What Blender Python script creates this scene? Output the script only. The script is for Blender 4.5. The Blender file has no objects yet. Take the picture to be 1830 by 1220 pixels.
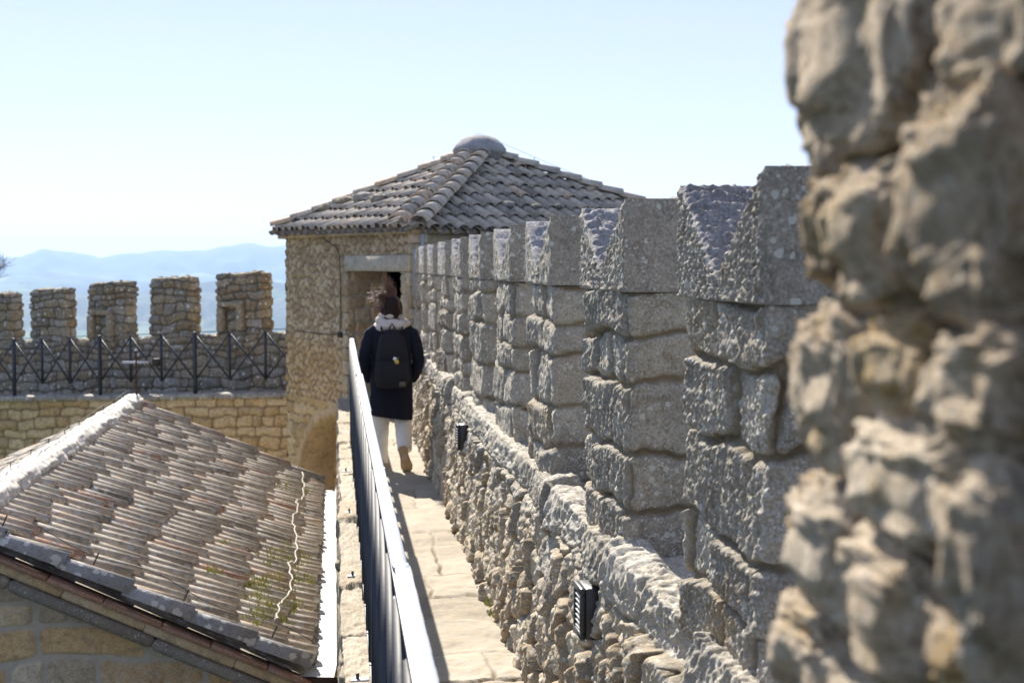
import bpy, math, random
import numpy as np
from mathutils import Vector, Matrix
C = bpy.context.scene.collection
rnd = random.Random(7)

# ------------------------------------------------------------------ camera, world, sun, exposure
FPX = 2542.0
EYE = 1.9
TH = math.atan(135 / FPX); PSI = math.atan(315 / FPX * math.cos(TH))
cam_d = bpy.data.cameras.new("camera"); cam = bpy.data.objects.new("camera", cam_d); C.objects.link(cam)
cam.location = (0, 0, EYE); cam.rotation_euler = (math.pi / 2 - TH, 0, -PSI)
cam_d.lens = 50.0; cam_d.sensor_width = 36.0; cam_d.clip_start = 0.05; cam_d.clip_end = 40000
cam_d.dof.use_dof = True; cam_d.dof.focus_distance = 6.0; cam_d.dof.aperture_fstop = 5.4
bpy.context.scene.camera = cam
SUN_AZ = math.radians(13)      # left of straight ahead
SUN_EL = math.radians(37.5)
w = bpy.data.worlds.new("World"); bpy.context.scene.world = w; w.use_nodes = True
nt = w.node_tree; bg = nt.nodes["Background"]
sky = nt.nodes.new("ShaderNodeTexSky"); sky.sky_type = 'NISHITA'; sky.sun_disc = False
sky.sun_elevation = SUN_EL; sky.sun_rotation = -SUN_AZ
sky.altitude = 1500; sky.air_density = 0.75; sky.dust_density = 0.0; sky.ozone_density = 1.2
tn = nt.nodes.new("ShaderNodeMix"); tn.data_type = 'RGBA'; tn.blend_type = 'MULTIPLY'; tn.inputs[0].default_value = 1.0; tn.inputs[7].default_value = (.96, .90, 1.0, 1)
gm = nt.nodes.new("ShaderNodeGamma"); gm.inputs[1].default_value = .42; hs = nt.nodes.new('ShaderNodeHueSaturation'); hs.inputs['Saturation'].default_value = 1.1
nt.links.new(sky.outputs[0], hs.inputs['Color']); nt.links.new(hs.outputs[0], gm.inputs[0]); nt.links.new(gm.outputs[0], tn.inputs[6]); nt.links.new(tn.outputs[2], bg.inputs[0]); bg.inputs[1].default_value = 0.135
sd = bpy.data.lights.new("sun", 'SUN'); sd.energy = 3.2; sd.angle = math.radians(0.5); sd.color = (1.0, 0.94, 0.84)
sun = bpy.data.objects.new("sun", sd); C.objects.link(sun)
SDIR = Vector((-math.sin(SUN_AZ) * math.cos(SUN_EL), math.cos(SUN_AZ) * math.cos(SUN_EL), math.sin(SUN_EL)))
sun.rotation_euler = SDIR.to_track_quat('Z', 'Y').to_euler()
sun.location = (0, 0, 30)
vs = bpy.context.scene.view_settings
vs.view_transform = 'Standard'; vs.look = 'None'; vs.gamma = 1.0; vs.use_curve_mapping = False
vs.exposure = 1.92
bpy.context.scene.cycles.use_denoising = True

# ------------------------------------------------------------------ pixel rays (photo pixels 1830x1220)
_F = np.array([math.sin(PSI) * math.cos(TH), math.cos(PSI) * math.cos(TH), -math.sin(TH)])
_R = np.array([math.cos(PSI), -math.sin(PSI), 0]); _U = np.cross(_R, _F)
def ray(x, y):
    d = _F * FPX + _R * (x - 915) + _U * (610 - y); return d / d[1]
def onY(x, y, Y): return ray(x, y) * Y + np.array([0, 0, EYE])
def onX(x, y, X):
    d = ray(x, y); return d * (X / d[0]) + np.array([0, 0, EYE])
def onZ(x, y, z):
    d = ray(x, y); return d * ((z - EYE) / d[2]) + np.array([0, 0, EYE])

# ------------------------------------------------------------------ numpy noise
def _h(ix, iy, seed):
    n = (ix.astype(np.int64) * 374761393 + iy.astype(np.int64) * 668265263 + seed * 1442695041) & 0xffffffff
    n = ((n ^ (n >> 13)) * 1274126177) & 0xffffffff
    n = ((n ^ (n >> 16)) * 2246822519) & 0xffffffff
    return ((n ^ (n >> 15)) & 0xffffff) / float(0xffffff)
def perlin(x, y, seed=0):
    x = np.asarray(x, float); y = np.asarray(y, float)
    ix = np.floor(x); iy = np.floor(y); fx = x - ix; fy = y - iy
    u = fx * fx * fx * (fx * (fx * 6 - 15) + 10); v = fy * fy * fy * (fy * (fy * 6 - 15) + 10)
    def g(a, b):
        t = _h(ix + a, iy + b, seed) * 6.2831853
        return np.cos(t) * (fx - a) + np.sin(t) * (fy - b)
    return ((g(0, 0) * (1 - u) + g(1, 0) * u) * (1 - v) + (g(0, 1) * (1 - u) + g(1, 1) * u) * v) * 1.5
def fbm(x, y, seed=0, octv=4, gain=0.5):
    s = 0; a = 1.0
    for i in range(octv):
        s = s + a * perlin(x * 2 ** i + 7.3 * i, y * 2 ** i - 3.1 * i, seed + i * 17); a *= gain
    return s
def ridged(x, y, seed=0, octv=4, gain=0.55):
    s = 0; a = 1.0
    for i in range(octv):
        s = s + a * (1 - 2.2 * np.abs(perlin(x * 2 ** i + 1.7 * i, y * 2 ** i, seed + i * 31))); a *= gain
    return s / 1.8
def sstep(a, b, x):
    t = np.clip((x - a) / (b - a), 0, 1); return t * t * (3 - 2 * t)

# ------------------------------------------------------------------ stone patterns: return edge distance (m), id1, id2, offsets from centre
def pat_voro(u, v, cu, cv, seed, jit=0.8, stagger=True):
    y = v / cv; iy = np.floor(y)
    x0 = u / cu
    best = np.full(u.shape, 1e9); bx = np.zeros(u.shape); by = np.zeros(u.shape); bi = np.zeros(u.shape); bj = np.zeros(u.shape)
    cand = []
    for dj in (-1, 0, 1):
        jy = iy + dj
        off = np.where(np.mod(jy, 2) == 0, 0.0, 0.5) if stagger else 0.0
        ix = np.floor(x0 - off)
        for di in (-1, 0, 1):
            jx = ix + di
            px = jx + off + 0.5 + jit * (_h(jx, jy, seed) - 0.5)
            py = jy + 0.5 + jit * (_h(jx, jy, seed + 5) - 0.5)
            d = ((px - x0) * cu) ** 2 + ((py - y) * cv) ** 2
            cand.append((px, py))
            m = d < best
            best = np.where(m, d, best); bx = np.where(m, px, bx); by = np.where(m, py, by)
            bi = np.where(m, jx, bi); bj = np.where(m, jy, bj)
    e = np.full(u.shape, 1e9)
    for px, py in cand:
        vx = (px - bx) * cu; vy = (py - by) * cv; L = np.sqrt(vx * vx + vy * vy)
        mx = ((px + bx) / 2 - x0) * cu; my = ((py + by) / 2 - y) * cv
        dd = np.where(L > 1e-6, (mx * vx + my * vy) / np.maximum(L, 1e-6), 1e9)
        e = np.minimum(e, dd)
    return e, _h(bi, bj, seed + 11), _h(bi, bj, seed + 23), (x0 - bx) * cu, (y - by) * cv
def pat_rows(u, v, rows, wmin, wmax, seed, rr=0.04):
    """rows: list of row heights from the bottom; widths random per row"""
    rs = random.Random(seed)
    edges = [0.0]
    for h in rows: edges.append(edges[-1] + h)
    edges = np.array(edges); r = np.clip(np.searchsorted(edges, v, side='right') - 1, 0, len(rows) - 1)
    umax = float(u.max()) + 1; umin = float(u.min()) - 1
    e = np.zeros(u.shape); id1 = np.zeros(u.shape); id2 = np.zeros(u.shape); ou = np.zeros(u.shape); ov = np.zeros(u.shape)
    for k in range(len(rows)):
        ce = [umin - rs.random() * wmax]
        while ce[-1] < umax + wmax: ce.append(ce[-1] + rs.uniform(wmin, wmax) * (0.75 + 0.5 * rows[k] / 0.2))
        ce = np.array(ce); m = r == k
        if not m.any(): continue
        uu = u[m]; vv = v[m]; c = np.clip(np.searchsorted(ce, uu, side='right') - 1, 0, len(ce) - 2)
        hw = (ce[c + 1] - ce[c]) / 2; cu_ = (ce[c + 1] + ce[c]) / 2; hh = rows[k] / 2; cv_ = (edges[k] + edges[k + 1]) / 2
        q = np.minimum(rr, np.minimum(hw, hh))
        dx = np.abs(uu - cu_) - hw + q; dy = np.abs(vv - cv_) - hh + q
        sd_ = np.sqrt(np.maximum(dx, 0) ** 2 + np.maximum(dy, 0) ** 2) + np.minimum(np.maximum(dx, dy), 0) - q
        e[m] = -sd_; id1[m] = _h(c, np.full(c.shape, k), seed + 3); id2[m] = _h(c, np.full(c.shape, k), seed + 9)
        ou[m] = uu - cu_; ov[m] = vv - cv_
    return e, id1, id2, ou, ov
def stone_h(pat, depth, rnd_r, rough, u, v, seed, mort=0.008, tilt=0.12, off=0.3, rs=18.0, rocto=4):
    e, a, b, ou, ov = pat
    t = np.clip((e - mort) / rnd_r, 0, 1)
    prof = np.sqrt(1 - (1 - t) ** 2)
    h = depth * prof * (1 - off * a) + prof * tilt * ((a - .5) * ou + (b - .5) * ov)
    h = h + rough * (0.25 + 0.75 * prof) * (0.6 * fbm(u * rs, v * rs, seed + 40, rocto) + 0.5 * ridged(u * rs * .45, v * rs * .45, seed + 70, 3))
    mask = 1 - sstep(mort * .5, mort * 1.6 + .004, e)
    return h, a, mask, b

# ------------------------------------------------------------------ mesh helpers
def mesh_np(name, V, F, mat=None, parent=None, tint=None, smooth=True, origin=None, tris=None):
    me = bpy.data.meshes.new(name)
    V = np.asarray(V, float).reshape(-1, 3)
    o = bpy.data.objects.new(name, me)
    org = np.array(wloc(parent)) if parent is not None else (np.array(origin) if origin is not None else np.zeros(3))
    if parent is None: o.location = org
    Vl = V - org
    me.vertices.add(len(Vl)); me.vertices.foreach_set("co", Vl.ravel())
    if isinstance(F, np.ndarray):
        n, k = F.shape
        me.loops.add(n * k); me.loops.foreach_set("vertex_index", F.ravel().astype(np.int32))
        me.polygons.add(n); me.polygons.foreach_set("loop_start", np.arange(n, dtype=np.int32) * k)
    else:
        tot = [len(f) for f in F]
        me.loops.add(sum(tot)); me.loops.foreach_set("vertex_index", np.array([i for f in F for i in f], dtype=np.int32))
        me.polygons.add(len(F)); me.polygons.foreach_set("loop_start", np.concatenate([[0], np.cumsum(tot)[:-1]]).astype(np.int32))
    me.update(calc_edges=True); me.validate()
    if smooth: me.polygons.foreach_set("use_smooth", [True] * len(me.polygons))
    if tint is not None:
        at = me.color_attributes.new("tint", 'FLOAT_COLOR', 'POINT')
        T = np.ones((len(V), 4)); T[:, :tint.shape[1]] = tint
        at.data.foreach_set("color", T.ravel())
    if mat: me.materials.append(mat)
    C.objects.link(o)
    if parent is not None: o.parent = parent
    return o
_wl = {}
def wloc(o):
    p = Vector((0, 0, 0))
    while o is not None: p += o.location; o = o.parent
    return tuple(p)
def gridF(nu, nv, closed=False, keep=None):
    """index [i*nv+j]"""
    iu = np.arange(nu if closed else nu - 1); jv = np.arange(nv - 1)
    I, J = np.meshgrid(iu, jv, indexing='ij'); I2 = (I + 1) % nu
    F = np.stack([I * nv + J, I2 * nv + J, I2 * nv + J + 1, I * nv + J + 1], -1)
    if keep is not None: F = F[keep[:F.shape[0], :F.shape[1]]]
    return F.reshape(-1, 4)
class MB:
    def __init__(s): s.v = []; s.f = []; s.t = []
    def add(s, V, F, tint=(0.5, 0, 0.5)):
        n = len(s.v); s.v.extend([tuple(p) for p in V]); s.f.extend([tuple(i + n for i in f) for f in F])
        s.t.extend([tint] * len(V))
    def box(s, c, sz, M=None, tint=(0.5, 0, 0.5), bev=0.0):
        hx, hy, hz = sz[0] / 2, sz[1] / 2, sz[2] / 2
        b = min(bev, hx * .9, hy * .9, hz * .9)
        if b <= 0:
            V = [Vector((x, y, z)) for z in (-hz, hz) for (x, y) in ((-hx, -hy), (hx, -hy), (hx, hy), (-hx, hy))]
            F = [(3, 2, 1, 0), (4, 5, 6, 7), (0, 1, 5, 4), (1, 2, 6, 5), (2, 3, 7, 6), (3, 0, 4, 7)]
        else:
            def ring(ix, iy, z):
                x, y = hx - ix, hy - ix
                k = b if ix == 0 else b * .6
                return [Vector(p) for p in ((-x + k, -y, z), (x - k, -y, z), (x, -y + k, z), (x, y - k, z), (x - k, y, z), (-x + k, y, z), (-x, y - k, z), (-x, -y + k, z))]
            R = [ring(b, 0, -hz), ring(0, 0, -hz + b), ring(0, 0, hz - b), ring(b, 0, hz)]
            V = [p for r in R for p in r]; F = []
            for k in range(3):
                for i in range(8): F.append((k * 8 + i, k * 8 + (i + 1) % 8, k * 8 + 8 + (i + 1) % 8, k * 8 + 8 + i))
            F.append(tuple(range(7, -1, -1))); F.append(tuple(range(24, 32)))
        if M is not None: V = [M @ p for p in V]
        c = Vector(c)
        s.add([p + c for p in V], F, tint); return s
    def bar(s, a, b, wx, wy, up=(0, 0, 1), tint=(0.5, 0, 0.5), bev=0.0):
        a = Vector(a); b = Vector(b); z = (b - a); L = z.length; z.normalize()
        x = Vector(up).cross(z)
        if x.length < 1e-4: x = Vector((1, 0, 0)).cross(z)
        x.normalize(); y = z.cross(x)
        M = Matrix((x, y, z)).transposed()
        s.box((a + b) / 2, (wx, wy, L), M, tint, bev); return s
    def tube(s, pts, rad, seg=8, tint=(0.5, 0, 0.5), cap=True, flat=1.0, upv=None):
        pts = [Vector(p) for p in pts]; n = len(pts)
        if not hasattr(rad, '__len__'): rad = [rad] * n
        V = []; ref = Vector(upv) if upv is not None else None; 
        for i, p in enumerate(pts):
            t = (pts[min(i + 1, n - 1)] - pts[max(i - 1, 0)]).normalized()
            if ref is None:
                ref = Vector((0, 0, 1)) if abs(t.z) < .9 else Vector((1, 0, 0))
            x = (ref - t * ref.dot(t)).normalized(); ref = x; y = t.cross(x)
            for k in range(seg):
                a = 2 * math.pi * k / seg
                V.append(p + (x * math.cos(a) + y * math.sin(a) * flat) * rad[i])
        F = [(i * seg + k, i * seg + (k + 1) % seg, (i + 1) * seg + (k + 1) % seg, (i + 1) * seg + k) for i in range(n - 1) for k in range(seg)]
        if cap: F += [tuple(range(seg - 1, -1, -1)), tuple(range((n - 1) * seg, n * seg))]
        s.add(V, F, tint); return s
    def loft(s, rings, tint=(0.5, 0, 0.5), cap=True):
        k = len(rings[0]); n = len(rings); V = [p for r in rings for p in r]
        F = [(i * k + j, i * k + (j + 1) % k, (i + 1) * k + (j + 1) % k, (i + 1) * k + j) for i in range(n - 1) for j in range(k)]
        if cap: F += [tuple(range(k - 1, -1, -1)), tuple(range((n - 1) * k, n * k))]
        s.add(V, F, tint); return s
    def build(s, name, mat, parent=None, smooth=False, origin=None, auto=False):
        o = mesh_np(name, np.array([tuple(p) for p in s.v]), s.f, mat, parent, np.array(s.t, float), smooth, origin)
        return o
def empty(name, loc, label, cat, group=None, kind=None):
    o = bpy.data.objects.new(name, None); o.location = loc; C.objects.link(o); o.empty_display_size = .2
    tag(o, label, cat, group, kind); return o
def tag(o, label=None, cat=None, group=None, kind=None):
    if label: o["label"] = label
    if cat: o["category"] = cat
    if group: o["group"] = group
    if kind: o["kind"] = kind
    return o

# ------------------------------------------------------------------ materials
class NB:
    def __init__(s, name):
        s.m = bpy.data.materials.new(name); s.m.use_nodes = True; s.t = s.m.node_tree
        s.b = s.t.nodes["Principled BSDF"]
    def n(s, typ, **kw):
        x = s.t.nodes.new(typ)
        for k, v in kw.items():
            if k.startswith('_'): setattr(x, k[1:], v)
            else: x.inputs[k.replace('__', ' ')].default_value = v
        return x
    def l(s, a, b): s.t.links.new(a, b)
    def val(s, x, i, v):
        if hasattr(v, 'is_linked') or isinstance(v, bpy.types.NodeSocket): s.l(v, x.inputs[i])
        else: x.inputs[i].default_value = v
    def math(s, op, a, b=0.5, c=None):
        x = s.t.nodes.new("ShaderNodeMath"); x.operation = op; s.val(x, 0, a); s.val(x, 1, b)
        if c is not None: s.val(x, 2, c)
        return x.outputs[0]
    def mr(s, v, a, b, c=0.0, d=1.0):
        x = s.t.nodes.new("ShaderNodeMapRange"); s.val(x, 0, v); x.inputs[1].default_value = a; x.inputs[2].default_value = b
        x.inputs[3].default_value = c; x.inputs[4].default_value = d; return x.outputs[0]
    def mix(s, f, a, b, blend='MIX'):
        x = s.t.nodes.new("ShaderNodeMix"); x.data_type = 'RGBA'; x.blend_type = blend
        s.val(x, 0, f)
        for i, v in ((6, a), (7, b)):
            if isinstance(v, bpy.types.NodeSocket): s.l(v, x.inputs[i])
            else: x.inputs[i].default_value = (*v, 1)
        return x.outputs[2]
    def pos(s): return s.t.nodes.new("ShaderNodeNewGeometry").outputs['Position']
    def noise(s, vec, scale, detail=4, rough=.55, dist=0.0):
        x = s.t.nodes.new("ShaderNodeTexNoise"); s.l(vec, x.inputs['Vector'])
        x.inputs['Scale'].default_value = scale; x.inputs['Detail'].default_value = detail
        x.inputs['Roughness'].default_value = rough; x.inputs['Distortion'].default_value = dist
        return x.outputs['Fac']
    def voro(s, vec, scale, feature='F1'):
        x = s.t.nodes.new("ShaderNodeTexVoronoi"); x.feature = feature; s.l(vec, x.inputs['Vector']); x.inputs['Scale'].default_value = scale
        return x
    def ramp(s, f, stops):
        x = s.t.nodes.new("ShaderNodeValToRGB"); s.l(f, x.inputs[0]); e = x.color_ramp.elements
        while len(e) > 1: e.remove(e[-1])
        e[0].position = stops[0][0]; e[0].color = (*stops[0][1], 1)
        for p, c in stops[1:]:
            q = e.new(p); q.color = (*c, 1)
        return x.outputs[0]
    def tint(s):
        a = s.t.nodes.new("ShaderNodeAttribute"); a.attribute_name = "tint"
        x = s.t.nodes.new("ShaderNodeSeparateColor"); s.l(a.outputs['Color'], x.inputs[0]); return x.outputs
    def bump(s, h, strength, dist, prev=None):
        x = s.t.nodes.new("ShaderNodeBump"); s.l(h, x.inputs['Height']); x.inputs['Strength'].default_value = strength
        x.inputs['Distance'].default_value = dist
        if prev is not None: s.l(prev, x.inputs['Normal'])
        return x.outputs[0]
    def spots(s, vec, scale, rmin, rmax, prob, warp=.25):
        """soft-edged roundish patches (lichen); prob = share of cells carrying one"""
        nz = s.t.nodes.new("ShaderNodeTexNoise"); s.l(vec, nz.inputs['Vector']); nz.inputs['Scale'].default_value = scale * 2.2; nz.inputs['Detail'].default_value = 3
        vm = s.t.nodes.new("ShaderNodeVectorMath"); vm.operation = 'MULTIPLY_ADD'; s.l(nz.outputs['Color'], vm.inputs[0])
        vm.inputs[1].default_value = (warp / scale * 2,) * 3; s.l(vec, vm.inputs[2])
        v = s.voro(vm.outputs[0], scale)
        sc = s.t.nodes.new("ShaderNodeSeparateColor"); s.l(v.outputs['Color'], sc.inputs[0])
        r = s.mr(sc.outputs[0], 0, 1, rmin, rmax)
        on = s.math('LESS_THAN', sc.outputs[1], prob)
        f = s.math('MULTIPLY', s.math('LESS_THAN', v.outputs['Distance'], r), on)
        return f
    def out(s, col, rough=.9, normal=None, spec=.3, metal=0.0):
        s.val(s.b, 'Roughness', rough) if not isinstance(rough, bpy.types.NodeSocket) else s.l(rough, s.b.inputs['Roughness'])
        if isinstance(col, bpy.types.NodeSocket): s.l(col, s.b.inputs['Base Color'])
        else: s.b.inputs['Base Color'].default_value = (*col, 1)
        s.b.inputs['Specular IOR Level'].default_value = spec; s.b.inputs['Metallic'].default_value = metal
        if normal is not None: s.l(normal, s.b.inputs['Normal'])
        return s.m
def stone_mat(name, cool, warm, mortar, lichen=.5, lscale=40.0, bscale=60.0, bstr=.5, bdist=.01, dark=None, white=(.62, .62, .58), fine=1.0):
    """cool/warm: lists of three base colours; tint.R picks, tint.B blends cool to warm, tint.G is the mortar mask"""
    b = NB(name); p = b.pos(); T = b.tint()
    n1 = b.noise(p, 3.0 * fine, 5, .6); n2 = b.noise(p, 22.0 * fine, 6, .65); n3 = b.noise(p, 110.0 * fine, 5, .7)
    k = b.math('ADD', T[0], b.mr(n1, .3, .7, -.3, .3))
    cc = b.ramp(k, [(0.05, cool[0]), (.5, cool[1]), (.95, cool[2])])
    cw = b.ramp(k, [(0.05, warm[0]), (.5, warm[1]), (.95, warm[2])])
    wf = b.math('ADD', T[2], b.mr(n2, .3, .7, -.3, .3)); wf = b.mr(wf, .3, .7)
    c = b.mix(wf, cc, cw)
    c = b.mix(b.mr(n2, .40, .68, .0, .75), c, b.mix(.4, c, (.06, .052, .044)))
    c = b.mix(b.mr(n3, .32, .52, .6, 0.0), c, (.08, .068, .055))
    c = b.mix(b.mr(b.noise(p, 9.0 * fine, 5, .6, .5), .52, .66, 0, .4), c, (.12, .10, .08))
    c = b.mix(b.mr(n3, .56, .70, 0.0, .65), c, white)
    if lichen > 0:
        area = b.mr(b.noise(p, 5.0 * fine, 3, .5), .42, .58)
        s1 = b.spots(p, lscale, .12, .42, .28); s2 = b.spots(p, lscale * 2.6, .15, .45, .6)
        f = b.math('MULTIPLY', b.math('MAXIMUM', s1, b.math('MULTIPLY', s2, area)), lichen)
        c = b.mix(f, c, white)
    c = b.mix(T[1], c, b.mix(n2, mortar, tuple(x * .65 for x in mortar)))
    nb = b.bump(b.noise(p, bscale, 8, .72), bstr, bdist)
    nb = b.bump(b.noise(p, bscale * 5, 4, .7), bstr * .6, bdist * .25, nb)
    return b.out(c, .92, nb, .2)
GREY = [(.34, .305, .25), (.45, .405, .335), (.57, .52, .44)]
TAN = [(.40, .31, .20), (.52, .42, .29), (.62, .53, .39)]
OCH = [(.34, .235, .12), (.44, .32, .18), (.50, .39, .24)]
M_par = stone_mat("weathered parapet stone", GREY, TAN, (.30, .24, .16), .75, 34, 55, .7, .012)
M_cap = stone_mat("sawn cap stone", [(.36, .325, .275), (.40, .36, .31), (.44, .40, .345)], TAN, (.3, .26, .2), .8, 26, 90, .8, .008)
M_capl = stone_mat("lichen covered cap slope", [(.36, .34, .34), (.45, .43, .43), (.54, .52, .52)], TAN, (.3, .26, .2), .9, 36, 50, 1.0, .02, white=(.6, .59, .6))
M_pier = stone_mat("rough sandstone", [(.42, .31, .20), (.56, .44, .31), (.70, .59, .45)], [(.46,.30,.13),(.56,.39,.19),(.64,.48,.28)], (.34, .25, .15), .2, 25, 30, .8, .02)
M_tower = stone_mat("tower sandstone rubble", [(.46, .35, .22), (.62, .50, .34), (.72, .60, .43)], [(.54, .37, .18), (.64, .47, .26), (.72, .56, .34)], (.30, .22, .13), .1, 20, 30, .8, .02)
M_warm = stone_mat("ochre rubble", [(.50, .37, .19), (.66, .51, .29), (.76, .62, .39)], [(.54,.36,.16),(.64,.45,.22),(.70,.54,.31)], (.27, .19, .10), .1, 20, 30, .7, .02)
M_cren = stone_mat("grey battlement rubble", [(.22, .20, .165), (.31, .285, .24), (.42, .39, .34)], [(.32, .24, .14), (.38, .30, .19), (.42, .35, .25)], (.18, .15, .11), .9, 13, 26, .8, .02)
M_gable = stone_mat("pointed gable masonry", [(.46, .37, .26), (.58, .48, .34), (.68, .58, .43)], [(.60, .39, .18), (.68, .48, .25), (.72, .56, .34)], (.50, .45, .37), .12, 30, 40, .7, .01)
def _walk():
    b = NB("pale flagstone"); p = b.pos(); T = b.tint()
    n1 = b.noise(p, 1.3, 5, .6); n2 = b.noise(p, 14, 6, .65, .6); n3 = b.noise(p, 90, 5, .7)
    c = b.ramp(b.math('ADD', T[0], b.mr(n1, .3, .7, -.35, .35)), [(.05, (.25, .215, .165)), (.5, (.32, .28, .22)), (.95, (.39, .35, .285))])
    c = b.mix(b.mr(n2, .45, .68, 0, .75), c, (.38, .30, .20))
    c = b.mix(b.mr(n3, .5, .75, 0, .5), c, (.33, .26, .17))
    c = b.mix(T[1], c, (.12, .085, .05))
    nb = b.bump(b.noise(p, 30, 8, .7, .5), .5, .012); nb = b.bump(b.noise(p, 200, 4, .7), .4, .003, nb)
    return b.out(c, .85, nb, .25)
M_walk = _walk()
def _tile(name, stops, lich, red=.3):
    b = NB(name); p = b.pos(); T = b.tint()
    n1 = b.noise(p, 2.0, 4, .6); n2 = b.noise(p, 16, 6, .7); n3 = b.noise(p, 70, 5, .7)
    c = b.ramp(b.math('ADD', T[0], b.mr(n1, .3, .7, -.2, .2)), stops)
    c = b.mix(b.mr(n2, .48, .68, 0, .8), c, (.14, .13, .12))
    c = b.mix(b.math('MULTIPLY', b.spots(p, 14, .2, .6, .5), lich), c, (.58, .57, .55))
    c = b.mix(b.mr(n3, .5, .72, 0, .6), c, (.50, .48, .44))
    nb = b.bump(n2, .5, .01); nb = b.bump(n3, .5, .004, nb)
    return b.out(c, .88, nb, .25)
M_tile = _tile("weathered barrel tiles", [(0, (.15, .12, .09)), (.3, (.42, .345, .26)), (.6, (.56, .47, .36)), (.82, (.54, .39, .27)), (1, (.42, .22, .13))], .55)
M_ttile = _tile("tower barrel tiles", [(0, (.22, .19, .16)), (.35, (.42, .36, .295)), (.65, (.62, .52, .41)), (1, (.64, .43, .28))], .35)
M_vtile = _tile("lichened verge tiles", [(0, (.24, .235, .24)), (.5, (.36, .35, .35)), (1, (.50, .46, .45))], 1.0)
M_mortar = _tile("white ridge mortar", [(0, (.60, .55, .48)), (.5, (.72, .66, .58)), (1, (.76, .71, .64))], .3)
M_terra = _tile("terracotta slab", [(0, (.26, .13, .07)), (.5, (.36, .18, .10)), (1, (.40, .27, .18))], .05)
M_cement = stone_mat("cement band", [(.24, .205, .165), (.32, .28, .23), (.40, .36, .30)], TAN, (.2, .18, .15), .5, 40, 70, .9, .01)
M_plaster = stone_mat("old lime plaster", [(.50, .45, .37), (.55, .50, .42), (.60, .55, .47)], [(.5, .42, .31)] * 3, (.4, .35, .28), .0, 30, 15, .5, .015)
def simple(name, col, rough=.5, spec=.5, metal=0.0, nz=0.0, ns=40, coat=0.0):
    b = NB(name); p = b.pos()
    n = b.noise(p, ns, 5, .6)
    c = b.mix(b.mr(n, .35, .7, 0, nz), col, tuple(min(1, x * .45 + .02) for x in col)) if nz else col
    m = b.out(c, rough, b.bump(n, .15, .002) if nz else None, spec, metal)
    b.b.inputs['Coat Weight'].default_value = coat
    return m
M_iron = simple("dark blue painted iron", (.016, .020, .036), .48, .6, 0, .5, 60)
M_rail = simple("handrail with painted sky glare", (.38, .41, .48), .5, .6, 0, .12, 90)  # pale base colour stands in for sky glare on the dark rail
M_gut = simple("white sheet metal", (.80, .80, .78), .45, .5, 0, .12, 8)
M_zinc = simple("galvanised plate", (.42, .42, .42), .6, .4, 0, .3, 60)
M_wire = simple("dark cable", (.04, .038, .035), .6, .3)
M_cord = simple("bleached rope", (.58, .54, .46), .9, .2, 0, .4, 60)
M_lamp = simple("grey powder coated metal", (.035, .036, .038), .45, .5, 0, .3, 80)
M_lampl = simple("pale lamp louvre", (.38, .38, .36), .5, .5, 0, .3, 80)
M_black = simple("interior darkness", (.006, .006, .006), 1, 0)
M_coat = simple("navy wool coat", (.012, .014, .026), .95, .15, 0, .4, 120)
M_pack = simple("black nylon", (.010, .010, .012), .75, .3, 0, .3, 90)
M_scarf = simple("grey beige scarf wool", (.62, .55, .50), .95, .1, 0, .3, 90)
M_trous = simple("cream trousers", (.80, .76, .70), .9, .15, 0, .2, 40)
M_skin = simple("skin", (.55, .34, .25), .55, .4)
M_hair = simple("dark brown hair", (.022, .009, .006), .75, .2, 0, .4, 200)
M_hair2 = simple("windblown hair with painted backlight", (.16, .075, .042), .5, .6, 0, .3, 200)  # lighter, redder base imitates sun coming through the loose strands
M_sole = simple("tan rubber sole", (.52, .36, .19), .7, .3, 0, .3, 60)
M_shoe = simple("tan suede shoe", (.42, .32, .20), .85, .2, 0, .3, 60)
M_grass = simple("yellow green moss", (.34, .34, .09), .8, .2, 0, .5, 50)
M_bark = simple("bare twig bark", (.10, .08, .065), .9, .1)
M_pinw = simple("white pin", (.8, .8, .8), .4, .5)
M_piny = simple("yellow pin", (.75, .48, .06), .4, .5)
M_patch = simple("grey leather patch", (.12, .105, .095), .7, .3)
M_rust = simple("rusted iron", (.07, .035, .02), .8, .2, 0, .4, 60)
M_field = None

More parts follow.
